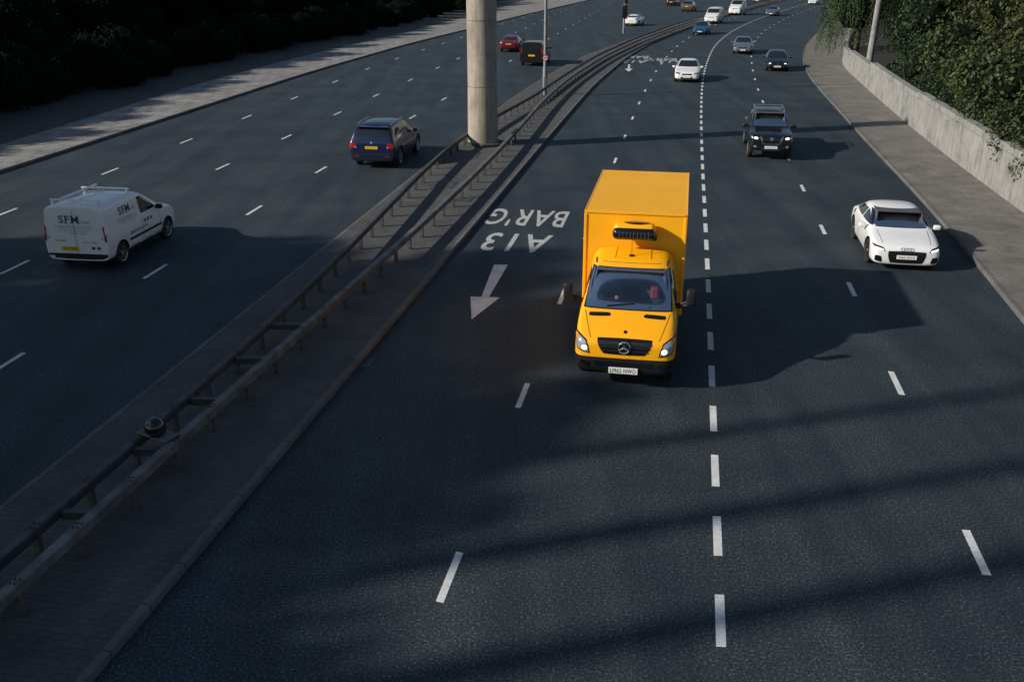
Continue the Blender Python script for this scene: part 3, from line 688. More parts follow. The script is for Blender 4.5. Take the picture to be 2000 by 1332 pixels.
TY={
'hatch':dict(st=[(2.12,.30,.60,.50,.50,.54),(2.06,.22,.76,.58,.66,.63),(1.80,.19,.86,.67,.74,.75),(1.2,.19,.90,.79,.78,.87),(.88,.19,.90,.85,.76,.94),(.08,.19,.91,.90,.60,1.36),(-.5,.19,.91,.92,.60,1.42),(-1.2,.19,.91,.94,.58,1.38),(-1.6,.2,.90,.95,.56,1.28),(-1.97,.24,.86,.90,.66,.98),(-2.08,.3,.80,.80,.66,.86),(-2.12,.36,.7,.7,.6,.78)],ix=(4,5,8,9),wr=.32,wh=(1.32,-1.27)),
'sedan':dict(st=[(2.3,.32,.60,.52,.50,.56),(2.23,.22,.78,.60,.68,.66),(1.95,.19,.87,.70,.76,.79),(1.35,.19,.90,.82,.78,.89),(.95,.19,.90,.86,.76,.95),(.15,.19,.91,.91,.61,1.37),(-.4,.19,.91,.92,.61,1.42),(-1.0,.19,.91,.94,.59,1.37),(-1.2,.2,.90,.95,.58,1.32),(-1.75,.24,.89,.95,.72,1.03),(-2.2,.28,.84,.88,.72,.98),(-2.3,.36,.74,.78,.66,.86)],ix=(4,5,8,9),wr=.32,wh=(1.42,-1.35)),
'coupe':dict(st=[(2.09,.22,.72,.52,.60,.57),(2.03,.16,.86,.60,.74,.66),(1.78,.15,.91,.68,.80,.76),(1.25,.15,.925,.77,.81,.86),(.95,.15,.925,.83,.80,.92),(.12,.15,.925,.88,.66,1.27),(-.40,.15,.925,.89,.65,1.345),(-.95,.16,.93,.90,.62,1.30),(-1.35,.17,.93,.91,.60,1.18),(-1.80,.22,.91,.88,.60,.98),(-2.02,.28,.84,.80,.64,.88),(-2.09,.35,.72,.72,.6,.80)],ix=(4,5,8,9),wr=.34,wh=(1.27,-1.24)),
'suv':dict(st=[(2.33,.38,.68,.70,.58,.74),(2.26,.30,.86,.80,.74,.88),(1.9,.26,.92,.92,.80,1.0),(1.2,.26,.935,1.0,.82,1.08),(.95,.26,.935,1.02,.80,1.12),(.25,.26,.935,1.06,.72,1.64),(-.3,.26,.935,1.07,.73,1.73),(-1.3,.26,.935,1.08,.73,1.74),(-2.08,.27,.935,1.08,.72,1.68),(-2.25,.3,.935,1.08,.82,1.22),(-2.32,.34,.92,1.02,.82,1.10),(-2.35,.38,.87,.95,.78,1.02)],ix=(4,5,8,9),wr=.38,wh=(1.42,-1.4)),
'pickup':dict(st=[(2.64,.50,.74,.92,.64,.96),(2.58,.42,.87,1.0,.76,1.05),(2.25,.4,.92,1.07,.80,1.13),(1.5,.4,.93,1.12,.82,1.19),(1.2,.4,.93,1.13,.80,1.22),(.5,.4,.93,1.15,.68,1.73),(-.1,.4,.93,1.15,.68,1.81),(-.9,.4,.93,1.15,.67,1.79),(-1.1,.4,.93,1.15,.66,1.72),(-1.28,.4,.93,1.13,.82,1.22),(-1.45,.4,.93,1.10,.86,1.14),(-2.55,.45,.92,1.10,.86,1.14),(-2.65,.55,.85,1.02,.8,1.08)],ix=(4,5,8,9),wr=.38,wh=(1.72,-1.6)),
'van':dict(st=[(2.1,.36,.66,.68,.56,.74),(2.03,.28,.82,.80,.70,.88),(1.72,.25,.90,.93,.76,1.01),(1.25,.25,.915,1.03,.80,1.12),(1.0,.25,.915,1.06,.80,1.19),(.3,.25,.915,1.10,.76,1.72),(-.2,.25,.915,1.1,.80,1.81),(-1.4,.25,.915,1.1,.81,1.82),(-1.98,.26,.915,1.1,.81,1.81),(-2.08,.27,.915,1.1,.80,1.79),(-2.098,.28,.905,1.1,.79,1.76),(-2.1,.31,.89,1.1,.77,1.73)],ix=(4,5,9,11),wr=.32,wh=(1.32,-1.37)),
}
def place(px,py,zb,end,L,yend):
    g=G(px,py,zb);t=L.tan(g.y);fw=-t if end=='F' else t;loc=g-fw*yend;loc.z=.0
    return loc,math.atan2(-fw.x,fw.y)
def vehicle(kind,label,cat,px,py,end,paint,name='car',sc=(1,1,1),rim='alloy',L=None,plate=None,lit=False,hole=False,group=None,grille='gloss',dark=None,rearwin=True,rot=0):
    T=TY[kind];sx,sy,sz=sc
    st=[(y*sy,zb*sz if zb>.3 else zb,w*sx,zs*sz,wt*sx,zt*sz) for y,zb,w,zs,wt,zt in T['st']]
    L=L or (RC if end=='F' else RB);zb=st[3][1]
    loc,rz=place(px,py,zb,end,L,st[0][0] if end=='F' else st[-1][0])
    t=thing(name,label,cat,loc,rz+rot,group)
    wr=T['wr']*(sz if kind!='hatch' else 1);wx=st[4][2]-.02;W=[(y*sy,wx) for y in T['wh']]
    i0,i1,i2,i3=T['ix'];A,B,D,E=st[i0],st[i1],st[i2],st[i3]
    wsc=(A[5]+.035,B[5]-.03,A[4]*(1.0 if hole else .93),B[4]*(.97 if hole else .92))
    holes=[('y',1,(wsc[0]+.02,wsc[1]-.02,wsc[2]-.04,wsc[3]-.04))] if hole else []
    bv=body(t,st,paint,W,wr,dark,holes,[((0,0,wsc[0]+.02),(0,0,1)),((0,0,wsc[1]-.02),(0,0,1))] if hole else None)
    for wy,_ in W:
        for s in(-1,1):wheel(t,s*wx,wy,wr,.21,rim,5 if kind!='suv' else 7)
    patch(t,bv,'windscreen','glass' if hole else 'win','F',[(-wsc[2],wsc[0]),(wsc[2],wsc[0]),(wsc[3],wsc[1]),(-wsc[3],wsc[1])],.008,12,10,.06)
    if hole:
        for q in([(-wsc[2]-.01,wsc[0]-.01),(wsc[2]+.01,wsc[0]-.01),(wsc[2]-.02,wsc[0]+.035),(-wsc[2]+.02,wsc[0]+.035)],[(-wsc[3]-.01,wsc[1]-.025),(wsc[3]+.01,wsc[1]-.025),(wsc[3],wsc[1]+.006),(-wsc[3],wsc[1]+.006)]):
            patch(t,bv,'windscreen_border','gloss','F',q,.004,12,3,0)
        patch(t,bv,'windscreen_border','gloss','F2',[(wsc[2]-.055,wsc[0]),(wsc[2]+.01,wsc[0]),(wsc[3]+.01,wsc[1]),(wsc[3]-.055,wsc[1])],.004,3,10,0)
        interior(t,A[0]-.05,-.75*sy if kind!='coupe' else -.6,A[5]+.04,.3,B[5]+.01,A[4]*.93)
    zl=max(A[3],D[3])+.04;zh=B[5]-.10;ym=(A[0]+D[0])/2-.05 if kind!='van' else -.15*sy
    if kind=='van':
        patch(t,bv,'side_window','win','S',[(A[0]-.22,zl),(ym,zl),(ym,zh),(B[0]-.12,zh)],.006,8,6,.15)
    else:
        patch(t,bv,'side_window','win','S',[(A[0]-.22,zl),(ym+.03,zl),(ym+.03,zh+.03),(B[0]-.12,zh)],.006,8,6,.12)
        re=D[0]+(.12 if kind!='sedan' else .0);rl=E[0]+(.42 if kind in('suv','hatch') else .35)
        patch(t,bv,'side_window','win','S',[(ym-.03,zl),(rl,zl+.03),(re+.1,zh-.02),(ym-.03,zh+.03)],.006,8,6,.12)
    if rearwin:
        if kind=='van':patch(t,bv,'rear_window','win','B',[(-.62*sx,1.2*sz),(.62*sx,1.2*sz),(.58*sx,1.6*sz),(-.58*sx,1.6*sz)],.006,8,6,.15)
        else:patch(t,bv,'rear_window','win','B',[(-E[4]*.93,E[5]+.05),(E[4]*.93,E[5]+.05),(D[4]*.92,D[5]-.06),(-D[4]*.92,D[5]-.06)],.008,10,8,.15)
    zs=A[3]
    for yy in(A[0]-.12,ym,)+((D[0]+.25,) if kind in('suv','sedan','pickup') else ()):
        patch(t,bv,'door_seam','seam','S',[(yy-.007,zb+.12),(yy+.007,zb+.12),(yy+.007,zs-.02),(yy-.007,zs-.02)],.003,1,8,0)
    patch(t,bv,'door_handle',paint,'S',[(ym+.10,zs-.10),(ym+.26,zs-.10),(ym+.26,zs-.07),(ym+.10,zs-.07)],.025,3,2,.2)
    mirror(t,A[2]+.09,A[0]-.28,A[3]+.09,paint if kind!='van' else 'plastic',1 if kind!='pickup' else 1.25)
    f0=st[1];w0=f0[2]
    lm='lampon' if lit else 'lampw'
    zc=f0[3]
    if kind=='pickup':
        patch(t,bv,'headlight','gloss','F2',[(.50,.88),(.86,.92),(.88,1.08),(.52,1.02)],.007,6,4,.25);patch(t,bv,'headlight_lens',lm,'F2',[(.56,.91),(.72,.92),(.72,1.0),(.56,.99)],.013,6,4,.6)
        patch(t,bv,'headlight_strip','lampw','F2',[(.74,.93),(.84,.95),(.84,1.03),(.74,1.0)],.013,6,4,.3)
        patch(t,bv,'grille','gloss','F',[(-.36,.72),(.36,.72),(.47,1.03),(-.47,1.03)],.008,8,5,.1)
        patch(t,bv,'grille_trim','chrome','F2',[(.30,.70),(.36,.70),(.49,1.03),(.43,1.03)],.014,3,5,0);patch(t,bv,'grille_trim','chrome','F',[(-.32,.70),(.32,.70),(.32,.74),(-.32,.74)],.014,6,1,0)
        patch(t,bv,'emblem','chrome','F',[(-.08,.86),(.08,.86),(.08,.98),(-.08,.98)],.02,8,8,1)
        patch(t,bv,'emblem_band','gloss','F',[(-.1,.905),(.1,.905),(.1,.935),(-.1,.935)],.024,4,2,0)
        patch(t,bv,'lower_intake','plastic','F',[(-.5,.5),(.5,.5),(.55,.6),(-.55,.6)],.008,8,3,.2)
        patch(t,bv,'fog_light','lampw','F2',[(.6,.56),(.72,.57),(.72,.66),(.6,.65)],.012,5,5,1);pz=.58
        patch(t,bv,'skid_plate','chrome','F',[(-.4,.44),(.4,.44),(.36,.5),(-.36,.5)],.012,6,2,.1)
        for s in(-1,1):
            bm=bmesh.new();cyl(bm,(s*.62,.3,1.86),(s*.62,-1.0,1.88),.022,n=8)
            for yy in(.25,-.95):cyl(bm,(s*.62,yy,1.72),(s*.62,yy,1.87),.022,n=8)
            fb('roof_rail',bm,'chrome',t)
        for yy in(-.1,-.8):
            bm=bmesh.new();cyl(bm,(-.62,yy,1.89),(.62,yy,1.89),.022,n=8);fb('roof_bar',bm,'alloy',t)
        bm=bmesh.new();bx(bm,-.8,.8,-2.5,-1.5,1.145,1.16,.01);fb('bed_cover',bm,'plastic',t)
    elif kind=='coupe':
        patch(t,bv,'headlight','gloss','F2',[(.56,.55),(.83,.60),(.88,.70),(.62,.65)],.006,6,4,.2)
        patch(t,bv,'headlight_lens',lm,'F2',[(.60,.565),(.79,.60),(.83,.645),(.63,.61)],.012,6,3,.3)
        patch(t,bv,'grille','gloss','F',[(-.44,.24),(.44,.24),(.52,.575),(-.52,.575)],.007,10,5,.2)
        for k in range(5):patch(t,bv,'grille_bar','alloyd','F',[(-.45,.29+k*.055),(.45,.29+k*.055),(.455,.296+k*.055),(-.455,.296+k*.055)],.013,8,1,0)
        patch(t,bv,'side_intake','gloss','F2',[(.62,.25),(.82,.28),(.82,.44),(.66,.42)],.007,5,4,.25)
        for k in range(4):ringpatch(t,bv,'ring_emblem','alloy','F',-.12+k*.08,.615,.034,.05,.010)
        patch(t,bv,'fuel_cap','chrome','R',[(-1.35,.80),(-1.2,.80),(-1.2,.93),(-1.35,.93)],.006,8,8,1);pz=.41
        patch(t,bv,'bonnet_seam','seam','T2',[(.62,1.85),(.632,1.85),(.68,1.05),(.668,1.05)],.003,1,8,0)
    else:
        h0=st[2][3]
        patch(t,bv,'headlight',lm if kind=='van' else 'gloss','F2',[(.50*w0/.8,zc-.03),(.98*w0,zc+.02),(1.05*w0,h0+.02),(.60*w0,zc+.08)],.007,6,4,.2)
        if kind!='van':patch(t,bv,'headlight_lens',lm,'F2',[(.62*w0,zc-.005),(.85*w0,zc+.0),(.87*w0,zc+.05),(.66*w0,zc+.05)],.012,5,3,.6)
        patch(t,bv,'grille',grille,'F',[(-.45*w0,zc-.06),(.45*w0,zc-.06),(.50*w0,zc+.03),(-.50*w0,zc+.03)],.008,8,3,.12)
        patch(t,bv,'lower_intake','gloss','F',[(-.6*w0,zb+.09),(.6*w0,zb+.09),(.52*w0,zb+.21),(-.52*w0,zb+.21)],.008,8,3,.2)
        patch(t,bv,'emblem','chrome','F',[(-.05,zc-.05),(.05,zc-.05),(.05,zc+.04),(-.05,zc+.04)],.016,8,8,1);pz=zb+.2
        patch(t,bv,'bonnet_seam','seam','T2',[(st[2][4]*.86,st[2][0]),(st[2][4]*.86+.012,st[2][0]),(A[4]*.9+.012,A[0]+.12),(A[4]*.9,A[0]+.12)],.003,1,8,0)
    def plate_(ax,z,mat,s):
        yv=[proj(bv,ax,q,zz,0).y for q in(0,-.24,.24) for zz in(z-.05,z+.05)]
        y=(max(yv)+.012) if ax=='F' else (min(yv)-.012)
        bm=bmesh.new();bx(bm,-.26,.26,min(y,y+(.01 if ax=='F' else -.01)),max(y,y+(.01 if ax=='F' else -.01)),z-.055,z+.055,.003,1);o=fb('number_plate',bm,mat,t)
        if s:
            q=vtext(o,bv,s,'ink',ax,(0,z),.44,.07,flat=y+(.0125 if ax=='F' else -.0125),spacing=1.05,name='plate_lettering')
    if end=='F':plate_('F',pz,'platew',plate)
    r0=st[-2]
    if kind=='suv':
        patch(t,bv,'tail_light','lampr','B2',[(.62,.86),(.905,.86),(.92,1.06),(.68,1.04)],.008,6,5,.2);plate_('B',.88,'platey',plate)
        patch(t,bv,'rear_bumper_trim','plastic','B',[(-.8,.36),(.8,.36),(.84,.48),(-.84,.48)],.008,10,2,.1)
        patch(t,bv,'tailgate_seam','seam','B',[(-.80,.62),(.80,.62),(.80,.632),(-.80,.632)],.004,10,1,0)
        patch(t,bv,'reversing_light','lampw','B2',[(.62,.87),(.70,.87),(.72,.93),(.64,.93)],.012,3,3,.2)
        patch(t,bv,'emblem','chrome','B',[(-.05,1.03),(.05,1.03),(.05,1.12),(-.05,1.12)],.014,8,8,1)
        patch(t,bv,'reflector','lampr','B2',[(.55,.52),(.75,.52),(.75,.55),(.55,.55)],.01,3,1,0)
        for s in(-1,1):
            bm=bmesh.new();pts=[Vector((s*.70,.1,1.68)),Vector((s*.70,-.3,1.80)),Vector((s*.70,-1.3,1.80)),Vector((s*.69,-1.9,1.73))]
            for a,b in zip(pts,pts[1:]):cyl(bm,a,b,.02,n=8)
            fb('roof_rail',bm,'alloy',t)
        bm=bmesh.new();bx(bm,-.66,.66,-2.22,-2.02,1.655,1.695,.015);fb('roof_spoiler',bm,paint,t)
    elif kind=='van':pass
    else:
        patch(t,bv,'tail_light','lampr','B2',[(.5*sx,(r0[3]-.06)),(.80*sx,(r0[3]-.06)),(.82*sx,r0[3]+.08),(.52*sx,r0[3]+.06)],.008,6,5,.2)
        if end=='B':plate_('B',r0[3]-.14,'platey',plate)
    return t,bv,st
pt_=lambda n,c,**k:pm(n,c,k.get('r',.3),k.get('m',0),coat=.8)
white=pt_('white_car_paint',(.80,.80,.79));black=pt_('black_car_paint',(.006,.007,.009));navy=pt_('navy_car_paint',(.006,.014,.055),m=.2)
silver=pt_('silver_car_paint',(.20,.21,.22),m=.5);blue=pt_('blue_car_paint',(.015,.07,.17),m=.2);redp=pt_('red_car_paint',(.12,.008,.014),m=.1);brown=pt_('brown_car_paint',(.10,.095,.075),m=.4);steel=pt_('steel_blue_car_paint',(.12,.15,.18),m=.4)
# right carriageway
ctt,bv,st=vehicle('coupe','white two door coupe in the right hand lane beside the pavement','car',1768,521,'F',white,plate='V66 NYA',lit=True,hole=True,rim='alloyd')
def seatM(t,x,y,z):return t.matrix_basis@Matrix.Translation((x,y,z))
person('person in a red top driving the white coupe',seatM(ctt,.36,-.20,.38),'redshirt')
cpk,bv,st=vehicle('pickup','black pickup truck with roof bars and lit headlights','pickup truck',1505,297,'F',black,name='pickup_truck',plate='WU67 RVX',lit=True,hole=True)
person('person in dark clothes driving the black pickup truck',seatM(cpk,.36,-.1,.78),'shirt')
vehicle('hatch','white hatchback beside the dense dashed line with a black grille','car',1341,157,'F',white,plate='RV12 LYE')
vehicle('hatch','black hatchback in the right hand lane ahead of the black pickup','car',1518,136,'F',black,plate='LT14 KZX',lit=True)
vehicle('sedan','grey saloon car between the blue car and black hatchback','car',1450,103,'F',silver,plate='BD09 UHL')
vehicle('hatch','bright blue hatchback in the lane nearest the median','car',1366,66,'F',blue,plate='EA13 FTV')
vehicle('van','white panel van directly behind the blue hatchback','van',1388,44,'F',white,name='delivery_van',sc=(1.08,1.15,1.12))
vehicle('van','taller white panel van following to the right of another white van','van',1434,28,'F',white,name='delivery_van',sc=(1.1,1.2,1.3))
vehicle('sedan','steel blue saloon car in the distance right of the white vans','car',1505,30,'F',steel)
vehicle('hatch','tiny white car farthest away at the top of the right carriageway','car',1586,8,'F',white)
vehicle('hatch','small silver car half cut off by the top edge behind the white vans','car',1478,4,'F',silver)
# left carriageway
vehicle('suv','dark navy four by four with red tail lights beside the pillar','car',727,319,'B',navy,plate='MC06 SUO',L=RA,sc=(1.02,1.03,1.03))
vehicle('sedan','dark red saloon car just right of the pillar','car',993,99,'B',redp,plate='KP08 OGX',L=RB)
cm,bvm,st=vehicle('van','black people carrier passing behind the slim lamp post','people carrier',1038,124,'B',black,name='people_carrier',sc=(1.05,1.2,1.03),L=RA)
patch(cm,bvm,'tail_light','lampr','B2',[(.80,1.0),(.90,1.0),(.84,1.5),(.77,1.5)],.01,3,6,.1);patch(cm,bvm,'number_plate','platey','B',[(-.26,.78),(.26,.78),(.26,.9),(-.26,.9)],.02,2,2,0)
patch(cm,bvm,'side_window','win','S',[(-.25,1.2),(-2.0,1.2),(-1.95,1.6),(-.25,1.65)],.006,8,4,.1)
vehicle('sedan','white saloon car passing behind the farther lamp post','car',1232,49,'B',white,L=ML)
vehicle('suv','small olive brown car far away on the left carriageway','car',1341,21,'B',brown,L=ML)
vehicle('sedan','small black car at the top edge left of the brown car','car',1310,11,'B',black,L=ML)
# the white van with lettering
t,bv,st=vehicle('van','white panel van with navy lettering on its rear doors and side','van',156,511,'B',white,name='delivery_van',rim='alloy',L=RB,rearwin=False)
patch(t,bv,'tail_light','lampr','B2',[(.845,.82),(.905,.82),(.875,1.25),(.825,1.25)],.012,3,6,.15);patch(t,bv,'reversing_light','lampw','B2',[(.845,.98),(.90,.98),(.89,1.08),(.84,1.08)],.016,3,3,.1)
patch(t,bv,'rear_bumper','plastic','B',[(-.86,.27),(.86,.27),(.88,.48),(-.88,.48)],.012,10,3,.08)
patch(t,bv,'door_seam','seam','B',[(-.006,.5),(.006,.5),(.006,1.70),(-.006,1.70)],.004,1,10,0)
patch(t,bv,'door_hinge','seam','B2',[(.74,.9),(.79,.9),(.79,.93),(.74,.93)],.01,2,1,0)
patch(t,bv,'rubbing_strip','plastic','S',[(.95,.56),(-.95,.56),(-.95,.63),(.95,.63)],.014,12,2,.05)
patch(t,bv,'sill_trim','plastic','S',[(.9,.25),(-.9,.25),(-.9,.34),(.9,.34)],.01,12,2,.0)
patch(t,bv,'number_plate','platey','B',[(-.45,.56),(.05,.56),(.05,.68),(-.45,.68)],.02,2,2,0);vtext(t,bv,'YK14 SMX','ink','B',(-.2,.62),.44,.08,.025,name='plate_lettering')
def serif(ax,cx,cz,w,h):
    # bold capitals with small serif feet, as on the van
    vtext(t,bv,'SFM','blueink',ax,(cx,cz),w,h,.012,1.15,bold=.012)
    sx={'B':1,'R':1}[ax]
    for fx,fz,fw in((-.17,-.5,.10),(-.17,.5,.08),(.12,-.5,.07),(.50,-.5,.07),(.12,.5,.06),(.50,.5,.06)):
        x=cx+fx*w;z=cz+fz*h
        patch(t,bv,'lettering_serif','blueink',ax,[(x-fw*w*.5,z-.009),(x+fw*w*.5,z-.009),(x+fw*w*.5,z+.009),(x-fw*w*.5,z+.009)],.013,2,1,0)
serif('B',-.12,1.43,.58,.21);vtext(t,bv,'LTD','blueink','B',(.36,1.36),.22,.06,.012)
for i,(s,w,x) in enumerate([('24 Hour Maintenance Service',1.1,0.0),('Plumbing  Heating  Drainage',.95,.05),('Gas Safe Registered Engineers',.9,0),('Commercial  Domestic',.5,.1)]):vtext(t,bv,s,'blueink','B',(x,1.24-i*.065),w,.036,.012)
vtext(t,bv,'renewables','ink','B',(-.45,.84),.34,.05,.012);vtext(t,bv,'call us today','blueink','B',(.4,.8),.42,.05,.012)
serif('R',-.95,1.46,.58,.21);vtext(t,bv,'LTD','blueink','R',(-.48,1.40),.2,.06,.012)
for i,(s,w) in enumerate([('24 Hour Maintenance',.95),('Plumbing Heating Drainage',1.0),('Air Conditioning',.7)]):vtext(t,bv,s,'blueink','R',(-.85,1.24-i*.075),w,.042,.012)
vtext(t,bv,'0800 555 0199','blueink','R',(-.4,.76),1.0,.08,.012)
for i,(c,x) in enumerate([('lampr',.0),('blueink',.18),('lampr',.36)]):patch(t,bv,'badge',c,'R',[(x-.05,.86),(x+.05,.86),(x+.05,.97),(x-.05,.97)],.012,6,6,1)
for i,(c,x) in enumerate([('blueink',.48),('lampr',.64)]):patch(t,bv,'badge',c,'B',[(x-.05,.60),(x+.05,.60),(x+.05,.69),(x-.05,.69)],.012,6,6,1)
for yy in(-.3,-1.85):
    bm=bmesh.new();bx(bm,-.72,.72,yy-.035,yy+.035,1.885,1.92,.008)
    for s in(-1,1):bx(bm,s*.66-.03,s*.66+.03,yy-.04,yy+.04,1.78,1.887,.006)
    fb('roof_bar',bm,'signw',t)
bm=bmesh.new();cyl(bm,(-.35,-.15,1.95),(-.35,-1.95,1.95),.035,n=12);fb('roof_pipe',bm,'signw',t)
# ------------------------------------------------ yellow box truck
st=[(0,.56,.74,.93,.62,.98),(-.05,.34,.92,1.00,.80,1.05),(-.22,.28,.985,1.10,.86,1.17),(-.48,.28,1.0,1.22,.89,1.31),(-.74,.28,1.0,1.34,.90,1.44),(-1.05,.28,1.0,1.40,.86,1.80),(-1.38,.28,1.0,1.42,.80,2.14),(-1.55,.28,1.0,1.44,.79,2.25),(-1.8,.28,1.0,1.44,.80,2.32),(-2.05,.28,1.0,1.44,.81,2.37),(-2.12,.32,.99,1.44,.80,2.36)]
st=[(s[0]+3.2,)+s[1:] for s in st];fy=lambda v:3.2-v
loc,rz=place(1216,739,.28,'F',RC,3.2)
t=thing('box_truck','bright yellow box truck with a refrigeration unit above its cab','truck',loc,rz)
wq=(1.47,2.12,.86,.76)
W=[(fy(1.0),.97)]
bv=body(t,st,'yellow',W,.345,lambda c:(c.z<.70 and c.y>fy(.62)) or (c.z<.42),[('y',1,(wq[0]+.03,wq[1]-.03,wq[2]-.05,wq[3]-.05))],
    cutz=[((0,0,.70),(0,0,1)),((0,0,.42),(0,0,1)),((0,fy(.62),0),(0,1,0)),((0,0,wq[0]+.03),(0,0,1)),((0,0,wq[1]-.03),(0,0,1))])
for s in(-1,1):
    wheel(t,s*.96,fy(1.0),.345,.22,'alloyd',8);wheel(t,s*.98,fy(4.75),.345,.22,'alloyd',8);wheel(t,s*.74,fy(4.75),.345,.2,'alloyd',8)
patch(t,bv,'windscreen','glass','F',[(-.86,1.47),(.86,1.47),(.76,2.12),(-.76,2.12)],.010,14,12,.06)
for q in([(-.88,1.455),(.88,1.455),(.85,1.53),(-.85,1.53)],[(-.79,2.07),(.79,2.07),(.77,2.135),(-.77,2.135)]):patch(t,bv,'windscreen_border','gloss','F',q,.005,14,3,0)
patch(t,bv,'windscreen_border','gloss','F2',[(.80,1.46),(.885,1.46),(.78,2.13),(.70,2.13)],.005,3,12,0)
for s in(-1,1):
    a=proj(bv,'F',s*.42,1.50,.03);b=proj(bv,'F',s*.42-.55,1.56,.03);bm=bmesh.new();cyl(bm,a,b,.010,n=6);fb('wiper',bm,'plastic',t)
interior(t,fy(.85),fy(2.02),1.47,.75,2.1,.84)
for s in(-1,1):
    bm=bmesh.new();bx(bm,s*.40-.30,s*.40+.30,fy(1.52),fy(1.49),1.99,2.10,.012);fb('sun_visor',bm,'paper',t)
patch(t,bv,'side_window','win','S',[(fy(.98),1.50),(fy(1.75),1.50),(fy(1.75),2.05),(fy(1.35),2.05)],.006,8,6,.12)
for yy in(fy(.95),fy(1.85)):patch(t,bv,'door_seam','seam','S',[(yy-.007,.5),(yy+.007,.5),(yy+.007,1.45),(yy-.007,1.45)],.003,1,8,0)
patch(t,bv,'door_handle','plastic','S',[(fy(1.75),1.2),(fy(1.55),1.2),(fy(1.55),1.25),(fy(1.75),1.25)],.03,3,2,.2)
patch(t,bv,'rubbing_strip','plastic','S',[(fy(.6),.78),(fy(2.0),.78),(fy(2.0),.88),(fy(.6),.88)],.012,8,2,.1)
patch(t,bv,'grille','gloss','F',[(-.42,.78),(.42,.78),(.57,1.09),(-.57,1.09)],.010,14,8,.22)
for k in range(3):
    z=.85+k*.07;w=.43+k*.035;patch(t,bv,'grille_bar','plastic','F',[(-w,z),(w,z),(w+.01,z+.03),(-w-.01,z+.03)],.028,12,2,0)
    patch(t,bv,'grille_edge','alloyd','F',[(-w,z+.03),(w,z+.03),(w,z+.036),(-w,z+.036)],.032,12,1,0)
ey=proj(bv,'F',0,.95,.05).y
bm=bmesh.new();n=32
for i in range(n):
    a,b=2*math.pi*i/n,2*math.pi*(i+1)/n;cyl(bm,(.115*math.cos(a),ey,.945+.115*math.sin(a)),(.115*math.cos(b),ey,.945+.115*math.sin(b)),.013,n=6)
for k in range(3):
    a=math.pi/2+k*2*math.pi/3;cyl(bm,(0,ey,.945),(.11*math.cos(a),ey,.945+.11*math.sin(a)),.022,.006,6)
fb('star_emblem',bm,'chrome',t)
patch(t,bv,'bonnet_badge','gloss','F',[(-.035,1.155),(.035,1.155),(.035,1.20),(-.035,1.20)],.006,6,6,1)
for s in(1,-1):
    hl=patch(t,bv,'headlight','gloss','F',[(s*.66,.76),(s*.93,.82),(s*.985,1.16),(s*.74,1.04)],.008,8,8,.22)
    patch(hl,bv,'headlight_lens','lampw','F',[(s*.68,.79),(s*.91,.84),(s*.96,1.12),(s*.76,1.02)],.014,8,8,.25)
    patch(hl,bv,'headlight_bulb','lampon','F',[(s*.72,.83),(s*.83,.84),(s*.83,.94),(s*.72,.93)],.022,8,8,1)
    patch(hl,bv,'indicator','amber','F',[(s*.90,1.02),(s*.95,1.04),(s*.96,1.12),(s*.91,1.10)],.022,3,3,.3)
    patch(t,bv,'bonnet_vent','gloss','F',[(s*.32,1.365),(s*.76,1.345),(s*.76,1.40),(s*.34,1.415)],.008,6,3,.3)
    patch(t,bv,'fog_lamp','gloss','F',[(s*.66,.50),(s*.86,.52),(s*.86,.62),(s*.66,.60)],.008,6,4,.4)
    patch(t,bv,'bonnet_seam','seam','F',[(s*.66,1.07),(s*.672,1.07),(s*.85,1.42),(s*.838,1.42)],.003,1,8,0)
    bm=bmesh.new();bx(bm,-.095,.095,-.08,.08,-.17,.17,.045,3);o=fb('door_mirror',bm,'plastic',t,True);o.location=(s*1.235,fy(1.0),1.70)
    bm=bmesh.new();cyl(bm,(s*.9,fy(1.1),1.48),(s*1.2,fy(1.02),1.60),.035,n=8);cyl(bm,(s*.9,fy(1.15),1.42),(s*1.2,fy(1.02),1.54),.05,.03,n=8);fb('mirror_arm',bm,'plastic',t)
    bm=bmesh.new();bx(bm,s*1.235-.075,s*1.235+.075,fy(1.0)-.086,fy(1.0)-.080,1.56,1.84,.002,1);fb('mirror_glass',bm,'chrome',t)
patch(t,bv,'lower_intake','gloss','F',[(-.55,.52),(.55,.52),(.60,.62),(-.60,.62)],.008,10,3,.2)
py_=proj(bv,'F',0,.46,.03).y
bm=bmesh.new();bx(bm,-.285,.285,py_,py_+.012,.380,.510,.003,1);o=fb('number_plate',bm,'platew',t);vtext(o,bv,'LM65 NWD','ink','F',(0,.445),.50,.09,flat=py_+.0145,name='plate_lettering',spacing=1.08)
for s in(-1,1):
    patch(t,bv,'marker_lamp','gloss','F',[(s*.70,2.165),(s*.73,2.165),(s*.74,2.23),(s*.71,2.23)],.012,2,3,.3)
    patch(t,bv,'roof_rib','yellow','T',[(s*.35,fy(1.6)),(s*.38,fy(1.6)),(s*.36,fy(2.05)),(s*.33,fy(2.05))],.012,2,6,0)
patch(t,bv,'roof_seam','seam','F',[(-.6,2.205),(.6,2.205),(.6,2.211),(-.6,2.211)],.004,10,1,0)
bm=bmesh.new();cyl(bm,(0.02,fy(1.68),2.28),(0.02,fy(1.60),2.72),.006,.004,6);bx(bm,-.03,.07,fy(1.72),fy(1.64),2.26,2.32,.012);fb('aerial',bm,'plastic',t)
bm=bmesh.new();bx(bm,-1.06,1.06,fy(6.38),fy(2.16),.90,3.09,.02);fb('box_body',bm,'yellowb',t)
